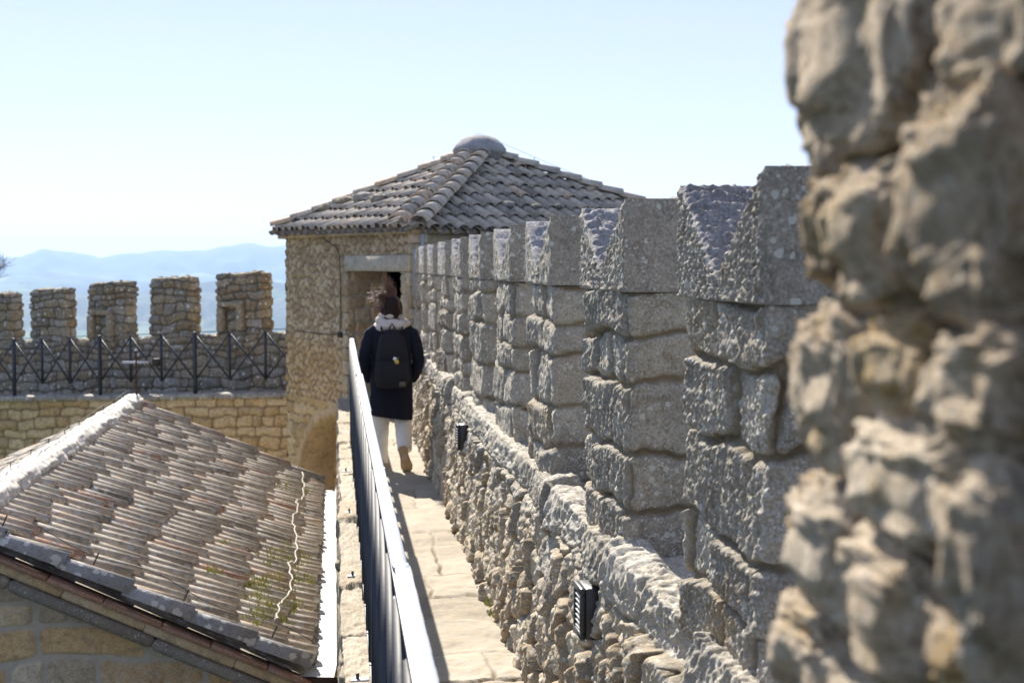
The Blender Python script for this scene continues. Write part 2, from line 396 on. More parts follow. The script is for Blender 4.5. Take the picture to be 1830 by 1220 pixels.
# ------------------------------------------------------------------ relief box: a rubble block, sides + top as one skin
def relief_box(name, mat, parent, x0, x1, y0, y1, z0, z1, steps, dv, hfun, corner=.05, xf=None, warm=None, topstep=None, origin=None, toprnd=.06):
    """steps: sampling step for faces (left -X, front -Y, right +X, back +Y). hfun(u,v)->(h, tint, mortar, b)"""
    hx, hy = (x1 - x0) / 2, (y1 - y0) / 2; cx, cy = (x0 + x1) / 2, (y0 + y1) / 2; r = min(corner, hx * .9, hy * .9)
    P = []; N = []; U = []; u = 0
    def seg(a, b, n, step):
        nonlocal u
        a = np.array(a, float); b = np.array(b, float); L = np.linalg.norm(b - a); k = max(2, int(L / step))
        for t in np.linspace(0, 1, k, endpoint=False): P.append(a + (b - a) * t); N.append(n); U.append(u + L * t)
        u += L
    def arc(c, a0, step):
        nonlocal u
        L = r * math.pi / 2; k = max(3, int(L / step))
        for t in np.linspace(0, 1, k, endpoint=False):
            an = a0 + t * math.pi / 2; n = np.array([math.cos(an), math.sin(an)]); P.append(np.array(c) + r * n); N.append(n); U.append(u + L * t)
        u += L
    sl, sf, sr, sb = steps
    # start at back-right, run: back (+Y) from right to left, left side going -Y, front left to right, right side
    seg((hx - r, hy), (-hx + r, hy), (0, 1), sb); arc((-hx + r, hy - r), math.pi / 2, min(sl, sb))
    seg((-hx, hy - r), (-hx, -hy + r), (-1, 0), sl); arc((-hx + r, -hy + r), math.pi, min(sl, sf))
    seg((-hx + r, -hy), (hx - r, -hy), (0, -1), sf); arc((hx - r, -hy + r), 1.5 * math.pi, min(sf, sr))
    seg((hx, -hy + r), (hx, hy - r), (1, 0), sr); arc((hx - r, hy - r), 0, min(sr, sb))
    P = np.array(P); N = np.array(N); U = np.array(U); H = z1 - z0
    nvs = max(3, int(H / dv)); vs_ = np.linspace(0, H, nvs)
    ts = topstep or max(dv * 2, .01); m = min(hx, hy)
    vt = H + np.arange(ts, m, ts); vt = np.append(vt, H + m * .999)
    v = np.concatenate([vs_, vt]); w_ = np.maximum(v - H, 0)
    UU, VV = np.meshgrid(U, v, indexing='ij'); WW = np.broadcast_to(w_, UU.shape)
    X = np.clip(P[:, 0][:, None], -(hx - WW), hx - WW); Y = np.clip(P[:, 1][:, None], -(hy - WW), hy - WW)
    Z = z0 + np.minimum(VV, H)
    # rounded rim
    tr = toprnd; k = np.clip((VV - (H - tr)) / (2 * tr), 0, 1); ang = k * math.pi / 2
    nx = N[:, 0][:, None] * np.cos(ang); ny = N[:, 1][:, None] * np.cos(ang); nz = np.sin(ang)
    rim = np.where((k > 0) & (k < 1), np.sin(k * math.pi), 0) * tr * .35
    h, a, mk, bb = hfun(UU, VV)
    d = h - rim
    X = X + nx * d; Y = Y + ny * d; Z = Z + nz * d
    if warm is not None: bb = warm(X + cx, Y + cy, Z, bb, a)
    V = np.stack([X + cx, Y + cy, Z], -1).reshape(-1, 3)
    if xf is not None: V = xf(V)
    F = gridF(len(U), len(v), closed=True)
    # orientation: loop runs counter-clockwise seen from above -> fine
    return mesh_np(name, V, F, mat, parent, np.stack([a, mk, bb], -1).reshape(-1, 3), True, origin)
def sheet(name, mat, parent, Pg, Ng, h, tint, keep=None, origin=None, flip=False):
    """Pg (nu,nv,3) base positions, Ng normals, h displacement"""
    V = (Pg + Ng * h[..., None]).reshape(-1, 3); F = gridF(Pg.shape[0], Pg.shape[1], False, keep)
    if flip: F = F[:, ::-1]
    return mesh_np(name, V, F, mat, parent, tint.reshape(-1, tint.shape[-1]), True, origin)

# ================================================================== PARAPET (right)
PX = 1.0
par = empty("parapet_wall", (PX, 1.2, 0), "long weathered grey stone parapet with swallow-tail merlons along the right of the walkway", "wall")
LEDGE = .88; YW0, YW1 = 1.55, 18.6
def build_lower_wall():
    ys = [YW0]
    while ys[-1] < YW1: ys.append(ys[-1] + min(.022, max(.0052, ys[-1] ** 2 / 2600)))
    ys = np.array(ys)
    # profile: base -> ledge rim -> flat top
    dv = .0050
    v = np.concatenate([np.arange(-.1, LEDGE + .02, dv), LEDGE + .02 + np.arange(dv * 1.5, .62, .011)])
    U, V = np.meshgrid(ys, v, indexing='ij')
    side = np.minimum(V, LEDGE); top = np.maximum(V - LEDGE, 0)
    X = .875 + .105 * np.clip(side / LEDGE, 0, 1) + top
    X = X + .015 * perlin(U * .5, U * 0, 3)
    Z = side * 1.0
    k = np.clip((V - (LEDGE - .05)) / .10, 0, 1) * math.pi / 2
    N = np.stack([-np.cos(k), np.zeros_like(k), np.sin(k)], -1)
    uw = U + .035 * perlin(U * 5, V * 5, 11) + .012 * perlin(U * 19, V * 19, 12); vw = V + .03 * perlin(U * 5 + 9, V * 5, 13) + .008 * perlin(U * 19, V * 19, 14)
    h1, a1, m1, b1 = stone_h(pat_voro(uw, vw, .23, .135, 21, .95), .058, .024, .017, U, V, 5, .007, .45, .65, 26, 5)
    # rim course of long flat stones
    vr = V - (LEDGE - .13) + .03 * perlin(U * 3, U * 0, 31) + .012 * perlin(U * 13, U * 0, 33)
    h2, a2, m2, b2 = stone_h(pat_rows(uw + .03 * perlin(U * 8, V * 8, 32), np.clip(vr, 0, .26), [.26], .25, .8, 8, .03), .060, .022, .022, U, V, 6, .004, .25, .8, 26, 5)
    q = sstep(-.004, .006, vr)
    h = h1 * (1 - q) + (h2 - .004) * q
    tp = sstep(LEDGE + .08, LEDGE + .12, V)
    h = h * (1 - tp) + tp * (.02 + .012 * fbm(U * 9, V * 9, 44, 4))
    a = np.where(q > .5, a2, a1); m = np.where(q > .5, m2, m1) * (1 - tp); b = np.where(q > .5, b2, b1)
    warm = .95 - .70 * (V / LEDGE) + .35 * perlin(U * 1.7, V * 1.7, 51) + .25 * (b - .5) + .012 * U
    warm = np.where(V > LEDGE - .13, .25 + .3 * perlin(U * 2, V * 2, 52), warm)
    P = np.stack([X, U, Z], -1)
    sheet("wall_base", M_par, par, P, N, h, np.stack([a, m, np.clip(warm, 0, 1)], -1), flip=True)
build_lower_wall()
MER = [(3.205, 3.998), (4.80, 5.649), (6.50, 7.33), (8.00, 8.85), (9.66, 10.5), (11.25, 12.1), (12.85, 13.7), (14.45, 15.3), (16.0, 16.85), (17.5, 18.3)]
MT = .50; CAPZ = 1.81; PEAK = 2.13; VAL = 1.868
def cap_half(y_peak, y_mid, seed, parent, step):
    """one half of the swallow-tail; walk face rough, end face smooth, slope lichened"""
    lo, hi = min(y_peak, y_mid), max(y_peak, y_mid)
    x0 = PX - .018; x1 = PX + MT
    zt = lambda y: PEAK + (VAL - PEAK) * np.abs(y - y_peak) / abs(y_mid - y_peak)
    z0 = CAPZ
    Vs = []; Fs = []; Ts = []; nacc = 0
    def put(P, N, h, keep_out):
        nonlocal nacc
        V = (P + N * h[..., None]).reshape(-1, 3); F = gridF(P.shape[0], P.shape[1]) + nacc
        # orient outward
        a, b_, c_ = V[F[0, 0] - nacc], V[F[0, 1] - nacc], V[F[0, 2] - nacc]
        nn = np.cross(b_ - a, c_ - a)
        if np.dot(nn, N.reshape(-1, 3)[0]) < 0: F = F[:, ::-1]
        Vs.append(V); Fs.append(F); nacc += len(V); Ts.append(keep_out.reshape(-1, 3))
    def tint(shape, r, b): return np.stack([np.full(shape, r), np.zeros(shape), np.full(shape, b)], -1)
    def fade(a, b, e=.012): return np.clip(np.minimum(np.minimum(a, 1 - a), np.minimum(b, 1 - b)) / e, 0, 1) ** .6
    r0 = rnd.random() * .5 + .2
    yy = np.linspace(lo, hi, max(4, int((hi - lo) / step))); t = np.linspace(0, 1, max(4, int(.3 / step)))
    Y, T = np.meshgrid(yy, t, indexing='ij'); Z = z0 + (zt(Y) - z0) * T
    f = np.minimum(fade((Y - lo) / (hi - lo), T), 1)
    hh = (.010 * ridged(Y * 42, Z * 11, seed, 4) + .007 * fbm(Y * 60, Z * 60, seed + 1, 3)) * f
    put(np.stack([np.full_like(Y, x0), Y, Z], -1), np.broadcast_to(np.array([-1., 0, 0]), Y.shape + (3,)), hh, tint(Y.shape, r0 + .35, .25))
    # ends (near and inner)
    for ye, s in ((y_peak, -1 if y_peak < y_mid else 1), (y_mid, 1 if y_peak < y_mid else -1)):
        st = step * (1 if s < 0 else 3)
        xx = np.linspace(x0, x1, max(4, int((x1 - x0) / st))); t = np.linspace(0, 1, max(4, int(.3 / st)))
        X, T = np.meshgrid(xx, t, indexing='ij'); top = float(zt(np.array(ye))); Z = z0 + (top - z0) * T
        hh = (.0016 * fbm(X * 20, Z * 20, seed + 5, 4)) * fade((X - x0) / (x1 - x0), T)
        put(np.stack([X, np.full_like(X, ye), Z], -1), np.broadcast_to(np.array([0, float(s), 0]), X.shape + (3,)), hh, tint(X.shape, r0, .1))
    # back
    for xe in (x1,):
        Y, T = np.meshgrid(np.linspace(lo, hi, 12), np.linspace(0, 1, 6), indexing='ij'); Z = z0 + (zt(Y) - z0) * T
        put(np.stack([np.full_like(Y, xe), Y, Z], -1), np.broadcast_to(np.array([1., 0, 0]), Y.shape + (3,)), Y * 0, tint(Y.shape, r0, .1))
    X, Y = np.meshgrid(np.linspace(x0, x1, 4), np.linspace(lo, hi, 4), indexing='ij')
    put(np.stack([X, Y, np.full_like(X, z0)], -1), np.broadcast_to(np.array([0, 0, -1.]), X.shape + (3,)), X * 0, tint(X.shape, r0, .1))
    o = mesh_np("cap_stone", np.concatenate(Vs), np.concatenate(Fs), M_cap, parent, np.concatenate(Ts), True)
    # the lichened slope is its own skin, part of the same stone: second material
    X, Y = np.meshgrid(np.linspace(x0, x1, max(6, int((x1 - x0) / (step * 1.2)))), np.linspace(lo, hi, max(6, int((hi - lo) / step))), indexing='ij')
    Z = zt(Y); sl = (VAL - PEAK) / abs(y_mid - y_peak) * (1 if y_mid > y_peak else -1)
    n = np.array([0, -sl, 1.]); n /= np.linalg.norm(n)
    f = fade((X - x0) / (x1 - x0), (Y - lo) / (hi - lo), .02)
    hh = (.012 * ridged(X * 14, Y * 18, seed + 8, 4) + .008 * fbm(X * 40, Y * 50, seed + 9, 3)) * f
    s = mesh_np("weathered_slope", (np.stack([X, Y, Z], -1) + n * hh[..., None]).reshape(-1, 3), gridF(*X.shape), M_capl, o,
                tint(X.shape, .5, .1).reshape(-1, 3), True)
    s["label"] = "lavender grey lichen covered top slope"
    return o
def build_merlon(i, yn, yf):
    step = max(.0048, min(.02, yn ** 2 / 2600)); rs = random.Random(100 + i)
    mb = empty("merlon_tmp", (0, 0, 0), None, None); bpy.data.objects.remove(mb)
    z0 = LEDGE - .02; z1 = CAPZ + .012
    rows = []; tot = 0
    while tot < z1 - z0 - .1: h = rs.choice((.11, .15, .2, .27, .17, .23)) * rs.uniform(.9, 1.15); rows.append(h); tot += h
    k = (z1 - z0) / tot; rows = [h * k for h in rows]
    def hf(U, V):
        uw = U + .030 * perlin(U * 5, V * 5, i * 7 + 1) + .008 * perlin(U * 25, V * 25, i * 7 + 2); vw = V + .045 * perlin(U * 3.2 + 4, V * 2, i * 7 + 3) + .009 * perlin(U * 20, V * 20, i * 7 + 4)
        p = pat_rows(uw, np.clip(vw, 0.001, z1 - z0 - .001), rows, .18, .50, 300 + i, .03)
        wk = sstep(.47, .53, U) * (1 - sstep(.47 + (yf - yn) - .01, .47 + (yf - yn) + .05, U))
        h, a, m, b = stone_h(p, .040, .016, .008, U, V, 900 + i * 13, .008, .20, .80, 34, 5)
        h = h + wk * (1 - .6 * m) * (.012 * ridged(U * 24, V * 6, 910 + i, 4) + .008 * ridged(U * 52, V * 13, 920 + i, 3) + .004 * fbm(U * 100, V * 60, 930 + i, 2))
        h = np.where(V > z1 - z0, 0, h)
        return h - .022, a, m, b
    def warm(X, Y, Z, b, a):
        return np.clip(.12 + .25 * (b > .8) + .5 * (Z < 1.25) * perlin(Y * 3 + X, Z * 3, 77) + .12 * (Y < 4.1), 0, 1)
    o = relief_box("merlon", M_par, par, PX + .005, PX + MT, yn, yf, z0, z1, (step * .9, step, .04, .02), step * .85, hf, .022, warm=warm, toprnd=.006)
    # scattered mortar bed under the cap
    ym = (yn + yf) / 2
    for yp in (yn - .012, yf + .012):
        c = cap_half(yp, ym + (-.004 if yp < ym else .004), 500 + i * 9 + (yp > ym), o, step * .9)
for i, (a, b) in enumerate(MER): build_merlon(i, a, b)

# ================================================================== FOREGROUND PIER (out of focus, right)
def build_pier():
    """rubble wall end: each stone a rough boulder bedded in a mortar core"""
    XP = .417; fe = np.array([0., -1.]); fn = np.array([-1., 0.]); ce = np.array([XP, 1.26])
    Vs = []; Fs = []; Ts = []; acc = 0
    rs = random.Random(14)
    def onface(x, y): return onX(x, y, XP)
    def stone(cx, cy, w, h, out, sd, tone, warm, pos=None, size=None, n=110, m=84, sq=.62):
        nonlocal acc
        if pos is None:
            a_, b_ = onface(cx - w / 2, cy), onface(cx + w / 2, cy); c = (a_ + b_) / 2; hx = (a_[1] - b_[1]) / 2 * .98
            hz = h / 2 * c[1] / FPX * .97
        else: c = np.array(pos); hx, hz = size
        hd = .060
        th = np.linspace(0, 2 * math.pi, n, endpoint=False); ph = np.linspace(.001, math.pi - .001, m)
        T, P = np.meshgrid(th, ph, indexing='ij')
        dx = np.sin(P) * np.cos(T); dy = np.sin(P) * np.sin(T); dz = np.cos(P)
        px = np.sign(dx) * np.abs(dx) ** sq; py = np.sign(dy) * np.abs(dy) ** sq; pz = np.sign(dz) * np.abs(dz) ** sq
        nn = np.sqrt((np.abs(px) ** 2.6 + np.abs(py) ** 2.6 + np.abs(pz) ** 2.6)) ** (1 / 1.3); px, py, pz = px / nn, py / nn, pz / nn
        o = sd * 7.7
        q = .16 * perlin(dx * 1.5 + o, dz * 1.5 + dy * 1.2, sd) + .16 * fbm(dx * 2.2 + dy * 1.1 + o, dz * 2.2 - dy * 1.5, sd + 1, 6, .55) + .05 * ridged(dx * 10 + dy * 4, dz * 3.4 + o, sd + 3, 3) + .04
        k = 1.0 + q
        X = px * hx * k; Yd = py * hd * k; Z = pz * hz * k
        base = c[:2] + fn * (out - hd * .55 - .017)
        gx = base[0] + fe[0] * X + fn[0] * Yd; gy = base[1] + fe[1] * X + fn[1] * Yd; gz = c[2] + Z
        Vs.append(np.stack([gx, gy, gz], -1).reshape(-1, 3)); F = gridF(n, m, True)
        v = Vs[-1]; f = F[len(F) // 2 + m // 2]; nr = np.cross(v[f[1]] - v[f[0]], v[f[2]] - v[f[0]]); ctr = np.array([base[0], base[1], c[2]])
        if np.dot(nr, v[f[0]] - ctr) < 0: F = F[:, ::-1]
        Fs.append(F + acc); acc += len(v)
        wv = np.clip(warm * .6 - .02 + .45 * perlin(dx * 2 + o, dz * 2, sd + 8), 0, 1)
        Ts.append(np.stack([np.full_like(wv, tone), wv * 0, wv], -1).reshape(-1, 3))
    L = [(1535, 90, 262, 430, .006, .55, .25), (1765, 50, 260, 330, -.012, .35, .5), (1462, 405, 76, 235, -.008, .5, .8), (1560, 420, 165, 300, .004, .6, .55),
         (1742, 365, 225, 470, .010, .25, .4), (1478, 690, 122, 330, .0, .6, .5), (1605, 660, 165, 235, -.006, .35, .9), (1770, 690, 190, 260, .012, .6, .35),
         (1650, 880, 250, 285, .006, .75, .3), (1478, 985, 160, 260, .002, .7, .5), (1598, 1085, 200, 300, .008, .6, .4), (1800, 1010, 120, 460, .016, .85, .15),
         (1448, 1180, 115, 220, .004, .6, .5), (1718, 1160, 130, 270, -.004, .3, .7)]
    for i, (x, y, w_, h_, o_, t_, wm) in enumerate(L): stone(x, y, w_, h_, o_, 3 + i, t_, wm)
    # courses above, below and beyond the frame
    for i in range(4):
        for j in range(-7, 5):
            y = 1.15 - i * .2 - (.08 if j % 2 else 0); z = 1.9 + j * .13
            if 1.56 < z < 2.20 and y > .72: continue
            stone(0, 0, 0, 0, rs.uniform(-.015, .01), 40 + i * 12 + j, rs.random(), rs.random(), (XP, y, z + rs.uniform(-.015, .015)), (.10 + rs.uniform(-.01, .01), .066), 60, 44)
    o = mesh_np("stone_pier", np.concatenate(Vs), np.concatenate(Fs), M_pier, None, np.concatenate(Ts), True, (ce[0], ce[1], 0))
    tag(o, "huge blurred rough brown rubble wall end filling the right edge, closest to the viewer", "wall")
    mb = MB(); q = [np.array([.95, 1.22]), np.array([XP + .036, 1.22]), np.array([XP + .036, .38]), np.array([.95, .38])]
    mb.add([(p_[0], p_[1], z) for z in (0.0, 2.45) for p_ in q], [(3, 2, 1, 0), (4, 5, 6, 7), (0, 1, 5, 4), (1, 2, 6, 5), (2, 3, 7, 6), (3, 0, 4, 7)], (.3, 1, .8)); mb.build("mortar_core", M_pier, o)
build_pier()

# ================================================================== WALKWAY + ITS OUTER WALL
def build_walk():
    ys = [1.0]
    while ys[-1] < 19.6: ys.append(ys[-1] + min(.04, max(.01, ys[-1] ** 2 / 3000)))
    ys = np.array(ys); xs = np.arange(.16, 1.0, .009)
    X, Y = np.meshgrid(xs, ys, indexing='ij')
    # slabs across the walk with wandering joints
    rs = random.Random(2); ed = [.8]
    while ed[-1] < 20: ed.append(ed[-1] + rs.choice((.45, .7, .95, .55)))
    ed = np.array(ed); yw = Y + .05 * perlin(X * 2, Y * 2, 5) + .012 * perlin(X * 14, Y * 14, 6)
    k = np.searchsorted(ed, yw) ; lo = ed[np.clip(k - 1, 0, len(ed) - 1)]; hi = ed[np.clip(k, 0, len(ed) - 1)]
    xs_ = .35 + .4 * _h(k, k * 0, 3); xw = X + .03 * perlin(X * 3, Y * 5, 9)
    e = np.minimum(yw - lo, hi - yw)
    side = xw > xs_; hasj = _h(k, k * 0, 8) > .45
    e = np.where(hasj, np.minimum(e, np.abs(xw - xs_)), e)
    t = _h(k, (side & hasj) * 1., 14)
    g = 1 - sstep(.002, .014, e)
    g = g * (.35 + .65 * sstep(-.1, .3, perlin(X * 2.3, Y * 2.3, 70)))
    h = .010 * (t - .5) - .016 * g + .010 * fbm(X * 3.5, Y * 3.5, 18, 5, .55) + .006 * np.minimum(0, ridged(X * 3, Y * 9, 33, 4))
    h = h + .02 * np.clip((xs[:, None] - .8) / .12, 0, 1) ** 2 * perlin(X * 10, Y * 10, 3) + (t - .5) * .05 * (xw - .5) * .3
    V = np.stack([X, Y, h], -1).reshape(-1, 3)
    F = gridF(len(xs), len(ys))
    mesh_np("path", V, F, M_walk, None, np.stack([t, g, t * 0], -1).reshape(-1, 3), True)["kind"] = "structure"
build_walk()
def build_outer_wall():
    root = empty("walkway_wall", (.08, 10, -3), "tall retaining wall carrying the narrow walkway, its rough edge stones left of the railing", "wall")
    ys = [1.0]
    while ys[-1] < 20.6: ys.append(ys[-1] + min(.03, max(.008, ys[-1] ** 2 / 3000)))
    ys = np.array(ys)
    v = np.concatenate([np.linspace(-6, -1.5, 40), np.arange(-1.45, -.2, .03), np.arange(-.2, .33, .008)])
    U, V = np.meshgrid(ys, v, indexing='ij'); top = np.maximum(V, 0); Z = np.minimum(V, 0)
    X = .02 + top * .5; k = np.clip((V + .05) / .09, 0, 1) * math.pi / 2
    N = np.stack([-np.cos(k), 0 * k, np.sin(k)], -1)
    uw = U + .05 * perlin(U * 2, V * 2, 91) + .015 * perlin(U * 11, V * 11, 92)
    ed_ = pat_rows(uw, np.clip(V + .14 + .01 * perlin(U * 3, V, 93), .001, .499), [.5], .22, .6, 77, .03)
    h1, a1, m1, b1 = stone_h(ed_, .042, .03, .013, U, V, 95, .003, .12, .7, 12, 5)
    h2, a2, m2, b2 = stone_h(pat_voro(U, V, .34, .2, 97, .7), .05, .05, .01, U, V, 98, .008, .1, .4, 12)
    q = V < -.14
    h = np.where(q, h2, h1) - .03 + .018 * perlin(U * 1.3, V * 2, 99); a = np.where(q, a2, a1); m = np.where(q, m2, m1); b = np.where(q, b2, b1)
    sheet("wall_face", M_edge, root, np.stack([X, U, Z], -1), N, h, np.stack([a, m, .4 + .6 * b], -1), flip=True)
    mb = MB(); mb.box((.5, 10.8, -3.08), (.80, 19.4, 5.9), tint=(.5, 0, .5)); mb.build("core", M_edge, root)
M_edge = stone_mat("pale edge stone", [(.34, .29, .21), (.41, .355, .265), (.48, .42, .33)], [(.42, .34, .23), (.5, .42, .31), (.56, .49, .38)], (.28, .21, .13), .1, 30, 45, .7, .012)
build_outer_wall()

# ================================================================== HANDRAIL on the walkway
def build_handrail():
    root = empty("iron_railing", (.155, 9, 0), "dark blue iron railing with pale sunlit handrail running beside the narrow walkway", "railing")
    rx = .168; zt = 1.1; y0, y1 = 1.25, 15.85
    cuts = [y0, 3.78, 5.62, 7.9, 10.6, 13.2, y1]
    for a, b in zip(cuts[:-1], cuts[1:]):
        MB().box((rx + .004 * math.sin(a), (a + b) / 2, zt - .006), (.042, b - a - .006, .012), bev=.002).build("top_rail", M_rail, root)
    for c in cuts[1:-1]:
        MB().box((rx, c, zt - .004), (.043, .05, .011), bev=.001).build("rail_joint", M_rail, root)
    bx = .158; ys = np.arange(y0 + .05, y1, .56); zb, zu = .12, 1.07
    for i, y in enumerate(ys):
        if i % 4 == 0: MB().box((bx, y, (zu + .01) / 2), (.045, .045, zu - .01), bev=.004).build("post", M_iron, root)
        else: MB().bar((bx, y, zb), (bx, y, zu), .034, .012, up=(0, 1, 0), bev=.002).build("upright", M_iron, root)
    for a, b in zip(ys[:-1], ys[1:]):
        mb = MB(); mb.bar((bx - .006, a + .015, zb), (bx - .006, b - .015, zu), .010, .034, up=(1, 0, 0)); mb.build("cross_brace", M_iron, root)
        mb = MB(); mb.bar((bx + .006, a + .015, zu), (bx + .006, b - .015, zb), .010, .034, up=(1, 0, 0)); mb.build("cross_brace", M_iron, root)
    MB().box((bx, (y0 + y1) / 2, .105), (.04, y1 - y0, .010), bev=.002).build("bottom_rail", M_iron, root)
    MB().box((bx, (y0 + y1) / 2, zt - .024), (.03, y1 - y0, .016), bev=.002).build("sub_rail", M_iron, root)
    for (x, y) in ((618, 841), (624, 914), (630, 1027), (639, 1212)):
        p = onZ(x, y, .03)
        mb = MB(); mb.box((p[0] + .012, p[1], .026), (.085, .055, .008), bev=.002); o = mb.build("foot_plate", M_zinc, root)
        MB().tube([(p[0], p[1], .028), (p[0], p[1], .055)], .008, 6).build("bolt", M_iron, o)
build_handrail()

# ================================================================== WALL LIGHTS on the parapet
def wall_light(px0, px1, py0, py1, label):
    c = onX((px0 + px1) / 2, (py0 + py1) / 2, .87)
    X = .872; y = c[1]; z = c[2]; h = .185; L = .155 
    root = empty("wall_light", (X, y, z), label, "wall lamp", "louvred wall lamps set in the parapet")
    MB().box((X + .03, y, z), (.062, L, h), bev=.006).build("housing", M_lamp, root)
    mb = MB()
    for (yy, zz, sy, sz) in ((0, h / 2 - .012, L, .024), (0, -h / 2 + .012, L, .024), (-L / 2 + .012, 0, .024, h - .048), (L / 2 - .012, 0, .024, h - .048)):
        mb.box((X - .010, y + yy, z + zz), (.018, sy, sz), bev=.003)
    mb.build("frame", M_lamp, root)
    for k in range(7):
        zz = z - h / 2 + .036 + k * (h - .072) / 6
        MB().box((X - .008, y, zz), (.020, L - .05, .004), Matrix.Rotation(-.6, 3, 'Y'), bev=.001).build("louvre", M_lampl, root)
wall_light(1022, 1056, 1040, 1138, "larger louvred metal lamp low on the parapet in the right foreground")
wall_light(814, 826, 760, 800, "small louvred metal lamp on the parapet just right of the walking person")

# ================================================================== TOWER
A = np.array([.98, 18.5]); eAB = np.array([-.383, .924]); nIn = np.array([.924, .383])
tower = empty("watchtower", (2.2, 21.8, 0), "squat sandstone watchtower with low tiled pyramid roof at the end of the walkway", "tower")
EAVE = 2.33
def face_grid(name, p0, p1, z0, z1, step, seed, mat, parent, keepf=None, cells=(.24, .15), depth=.03, rough=.018, nrm=None, parentless=None, warmf=None, zstep=None, rows=None, mort=.006, rub=False):
    p0 = np.array(p0, float); p1 = np.array(p1, float); L = np.linalg.norm(p1 - p0); e = (p1 - p0) / L
    n = np.array([e[1], -e[0]]) if nrm is None else np.array(nrm)
    s = np.linspace(0, L, int(L / step) + 2); z = np.linspace(z0, z1, int((z1 - z0) / (zstep or step)) + 2)
    S, Z = np.meshgrid(s, z, indexing='ij')
    uw = S + .04 * perlin(S * 4, Z * 4, seed + 1) + .012 * perlin(S * 15, Z * 15, seed + 2); vw = Z + .025 * perlin(S * 4, Z * 4, seed + 3) + .008 * perlin(S * 15, Z * 15, seed + 4)
    if rows is None and not rub:
        rq = random.Random(seed); rows = []
        while sum(rows) < z1 - z0 + .2: rows.append(cells[1] * rq.uniform(.6, 1.35))
        vw = vw + .05 * perlin(S * 1.1, Z * 1.1, seed + 6); cells = (cells[0] * .55, cells[0] * 1.5)
    pt = pat_voro(uw, vw, cells[0], cells[1], seed, .75) if rub else pat_rows(uw, np.clip(vw - z0, .001, sum(rows) - .001), rows, cells[0], cells[1], seed, .05)
    h, a, m, b = stone_h(pt, depth, .045, rough, S, Z, seed + 50, mort, .15, .5, 20)
    P = np.stack([p0[0] + e[0] * S, p0[1] + e[1] * S, Z], -1); N = np.broadcast_to(np.array([n[0], n[1], 0.]), P.shape)
    keep = None
    if keepf is not None:
        sc = (S[:-1, :-1] + S[1:, 1:]) / 2; zc = (Z[:-1, :-1] + Z[1:, 1:]) / 2; keep = keepf(sc, zc)
    bb = b if warmf is None else np.clip(warmf(S, Z, b), 0, 1)
    V = P + N * h[..., None]
    F = gridF(len(s), len(z), False, keep)
    f = F[len(F) // 2]; Vf = V.reshape(-1, 3); nn = np.cross(Vf[f[1]] - Vf[f[0]], Vf[f[2]] - Vf[f[0]])
    if np.dot(nn, [n[0], n[1], 0]) < 0: F = F[:, ::-1]
    return mesh_np(name, Vf, F, mat, parent, np.stack([a, m, bb], -1).reshape(-1, 3), True)
LAB = 4.55
B = A + eAB * LAB
E_ = A + np.array([math.cos(math.radians(35)), math.sin(math.radians(35))]) * 6.05
Cc = np.array([1.0, 27.0]); D_ = np.array([5.2, 26.6])
J1, J2, DOORZ = .29, 2.10, 1.82
def keep_door(s, z):
    k = ~((s > J1) & (s < J2) & (z < DOORZ) & (z > -.3))
    # arch under the tower
    q = ((s - 2.2) / 1.75) ** 2 + ((z + 1.35) / 1.08) ** 2 < 1
    q |= (np.abs(s - 2.2) < 1.75) & (z < -1.35)
    return k & ~q
def keep_tw(s, z):
    k = keep_door(s, z)
    return k & (z > -.12)
def keep_low(s, z): return keep_door(s, z) & (z <= -.12)
face_grid("wall", A, B, -.2, EAVE, .018, 400, M_tower, tower, keep_tw, (.19, .10), .028, .040, nrm=-nIn, rub=True, mort=.012, warmf=lambda S, Z, b: .15 + .9 * (Z < .8) * sstep(.9, .6, Z) + .4 * (b - .5))
face_grid("lower_wall", A, B, -5, -.1, .03, 410, M_warm, tower, lambda s, z: keep_door(s, z) & (z < -.10), (.34, .2), .035, .012, nrm=-nIn)
face_grid("side_wall", A, E_, -5, EAVE, .05, 420, M_tower, tower, None, (.3, .18), .03, .015, nrm=(math.sin(math.radians(35)), -math.cos(math.radians(35))), warmf=lambda S, Z, b: b * .3)
face_grid("rear_wall", B, Cc, -5, EAVE, .08, 430, M_tower, tower, None, (.3, .18), .03, .015, nrm=(-.93, .36))
face_grid("rear_wall", Cc, D_, -5, EAVE, .1, 440, M_tower, tower, None, (.3, .18), .03, .015, nrm=(0, 1))
face_grid("rear_wall", D_, E_, -5, EAVE, .1, 450, M_tower, tower, None, (.3, .18), .03, .015, nrm=(1, 0))
def PA(s, d, z): p = A + eAB * s + nIn * d; return (p[0], p[1], z)
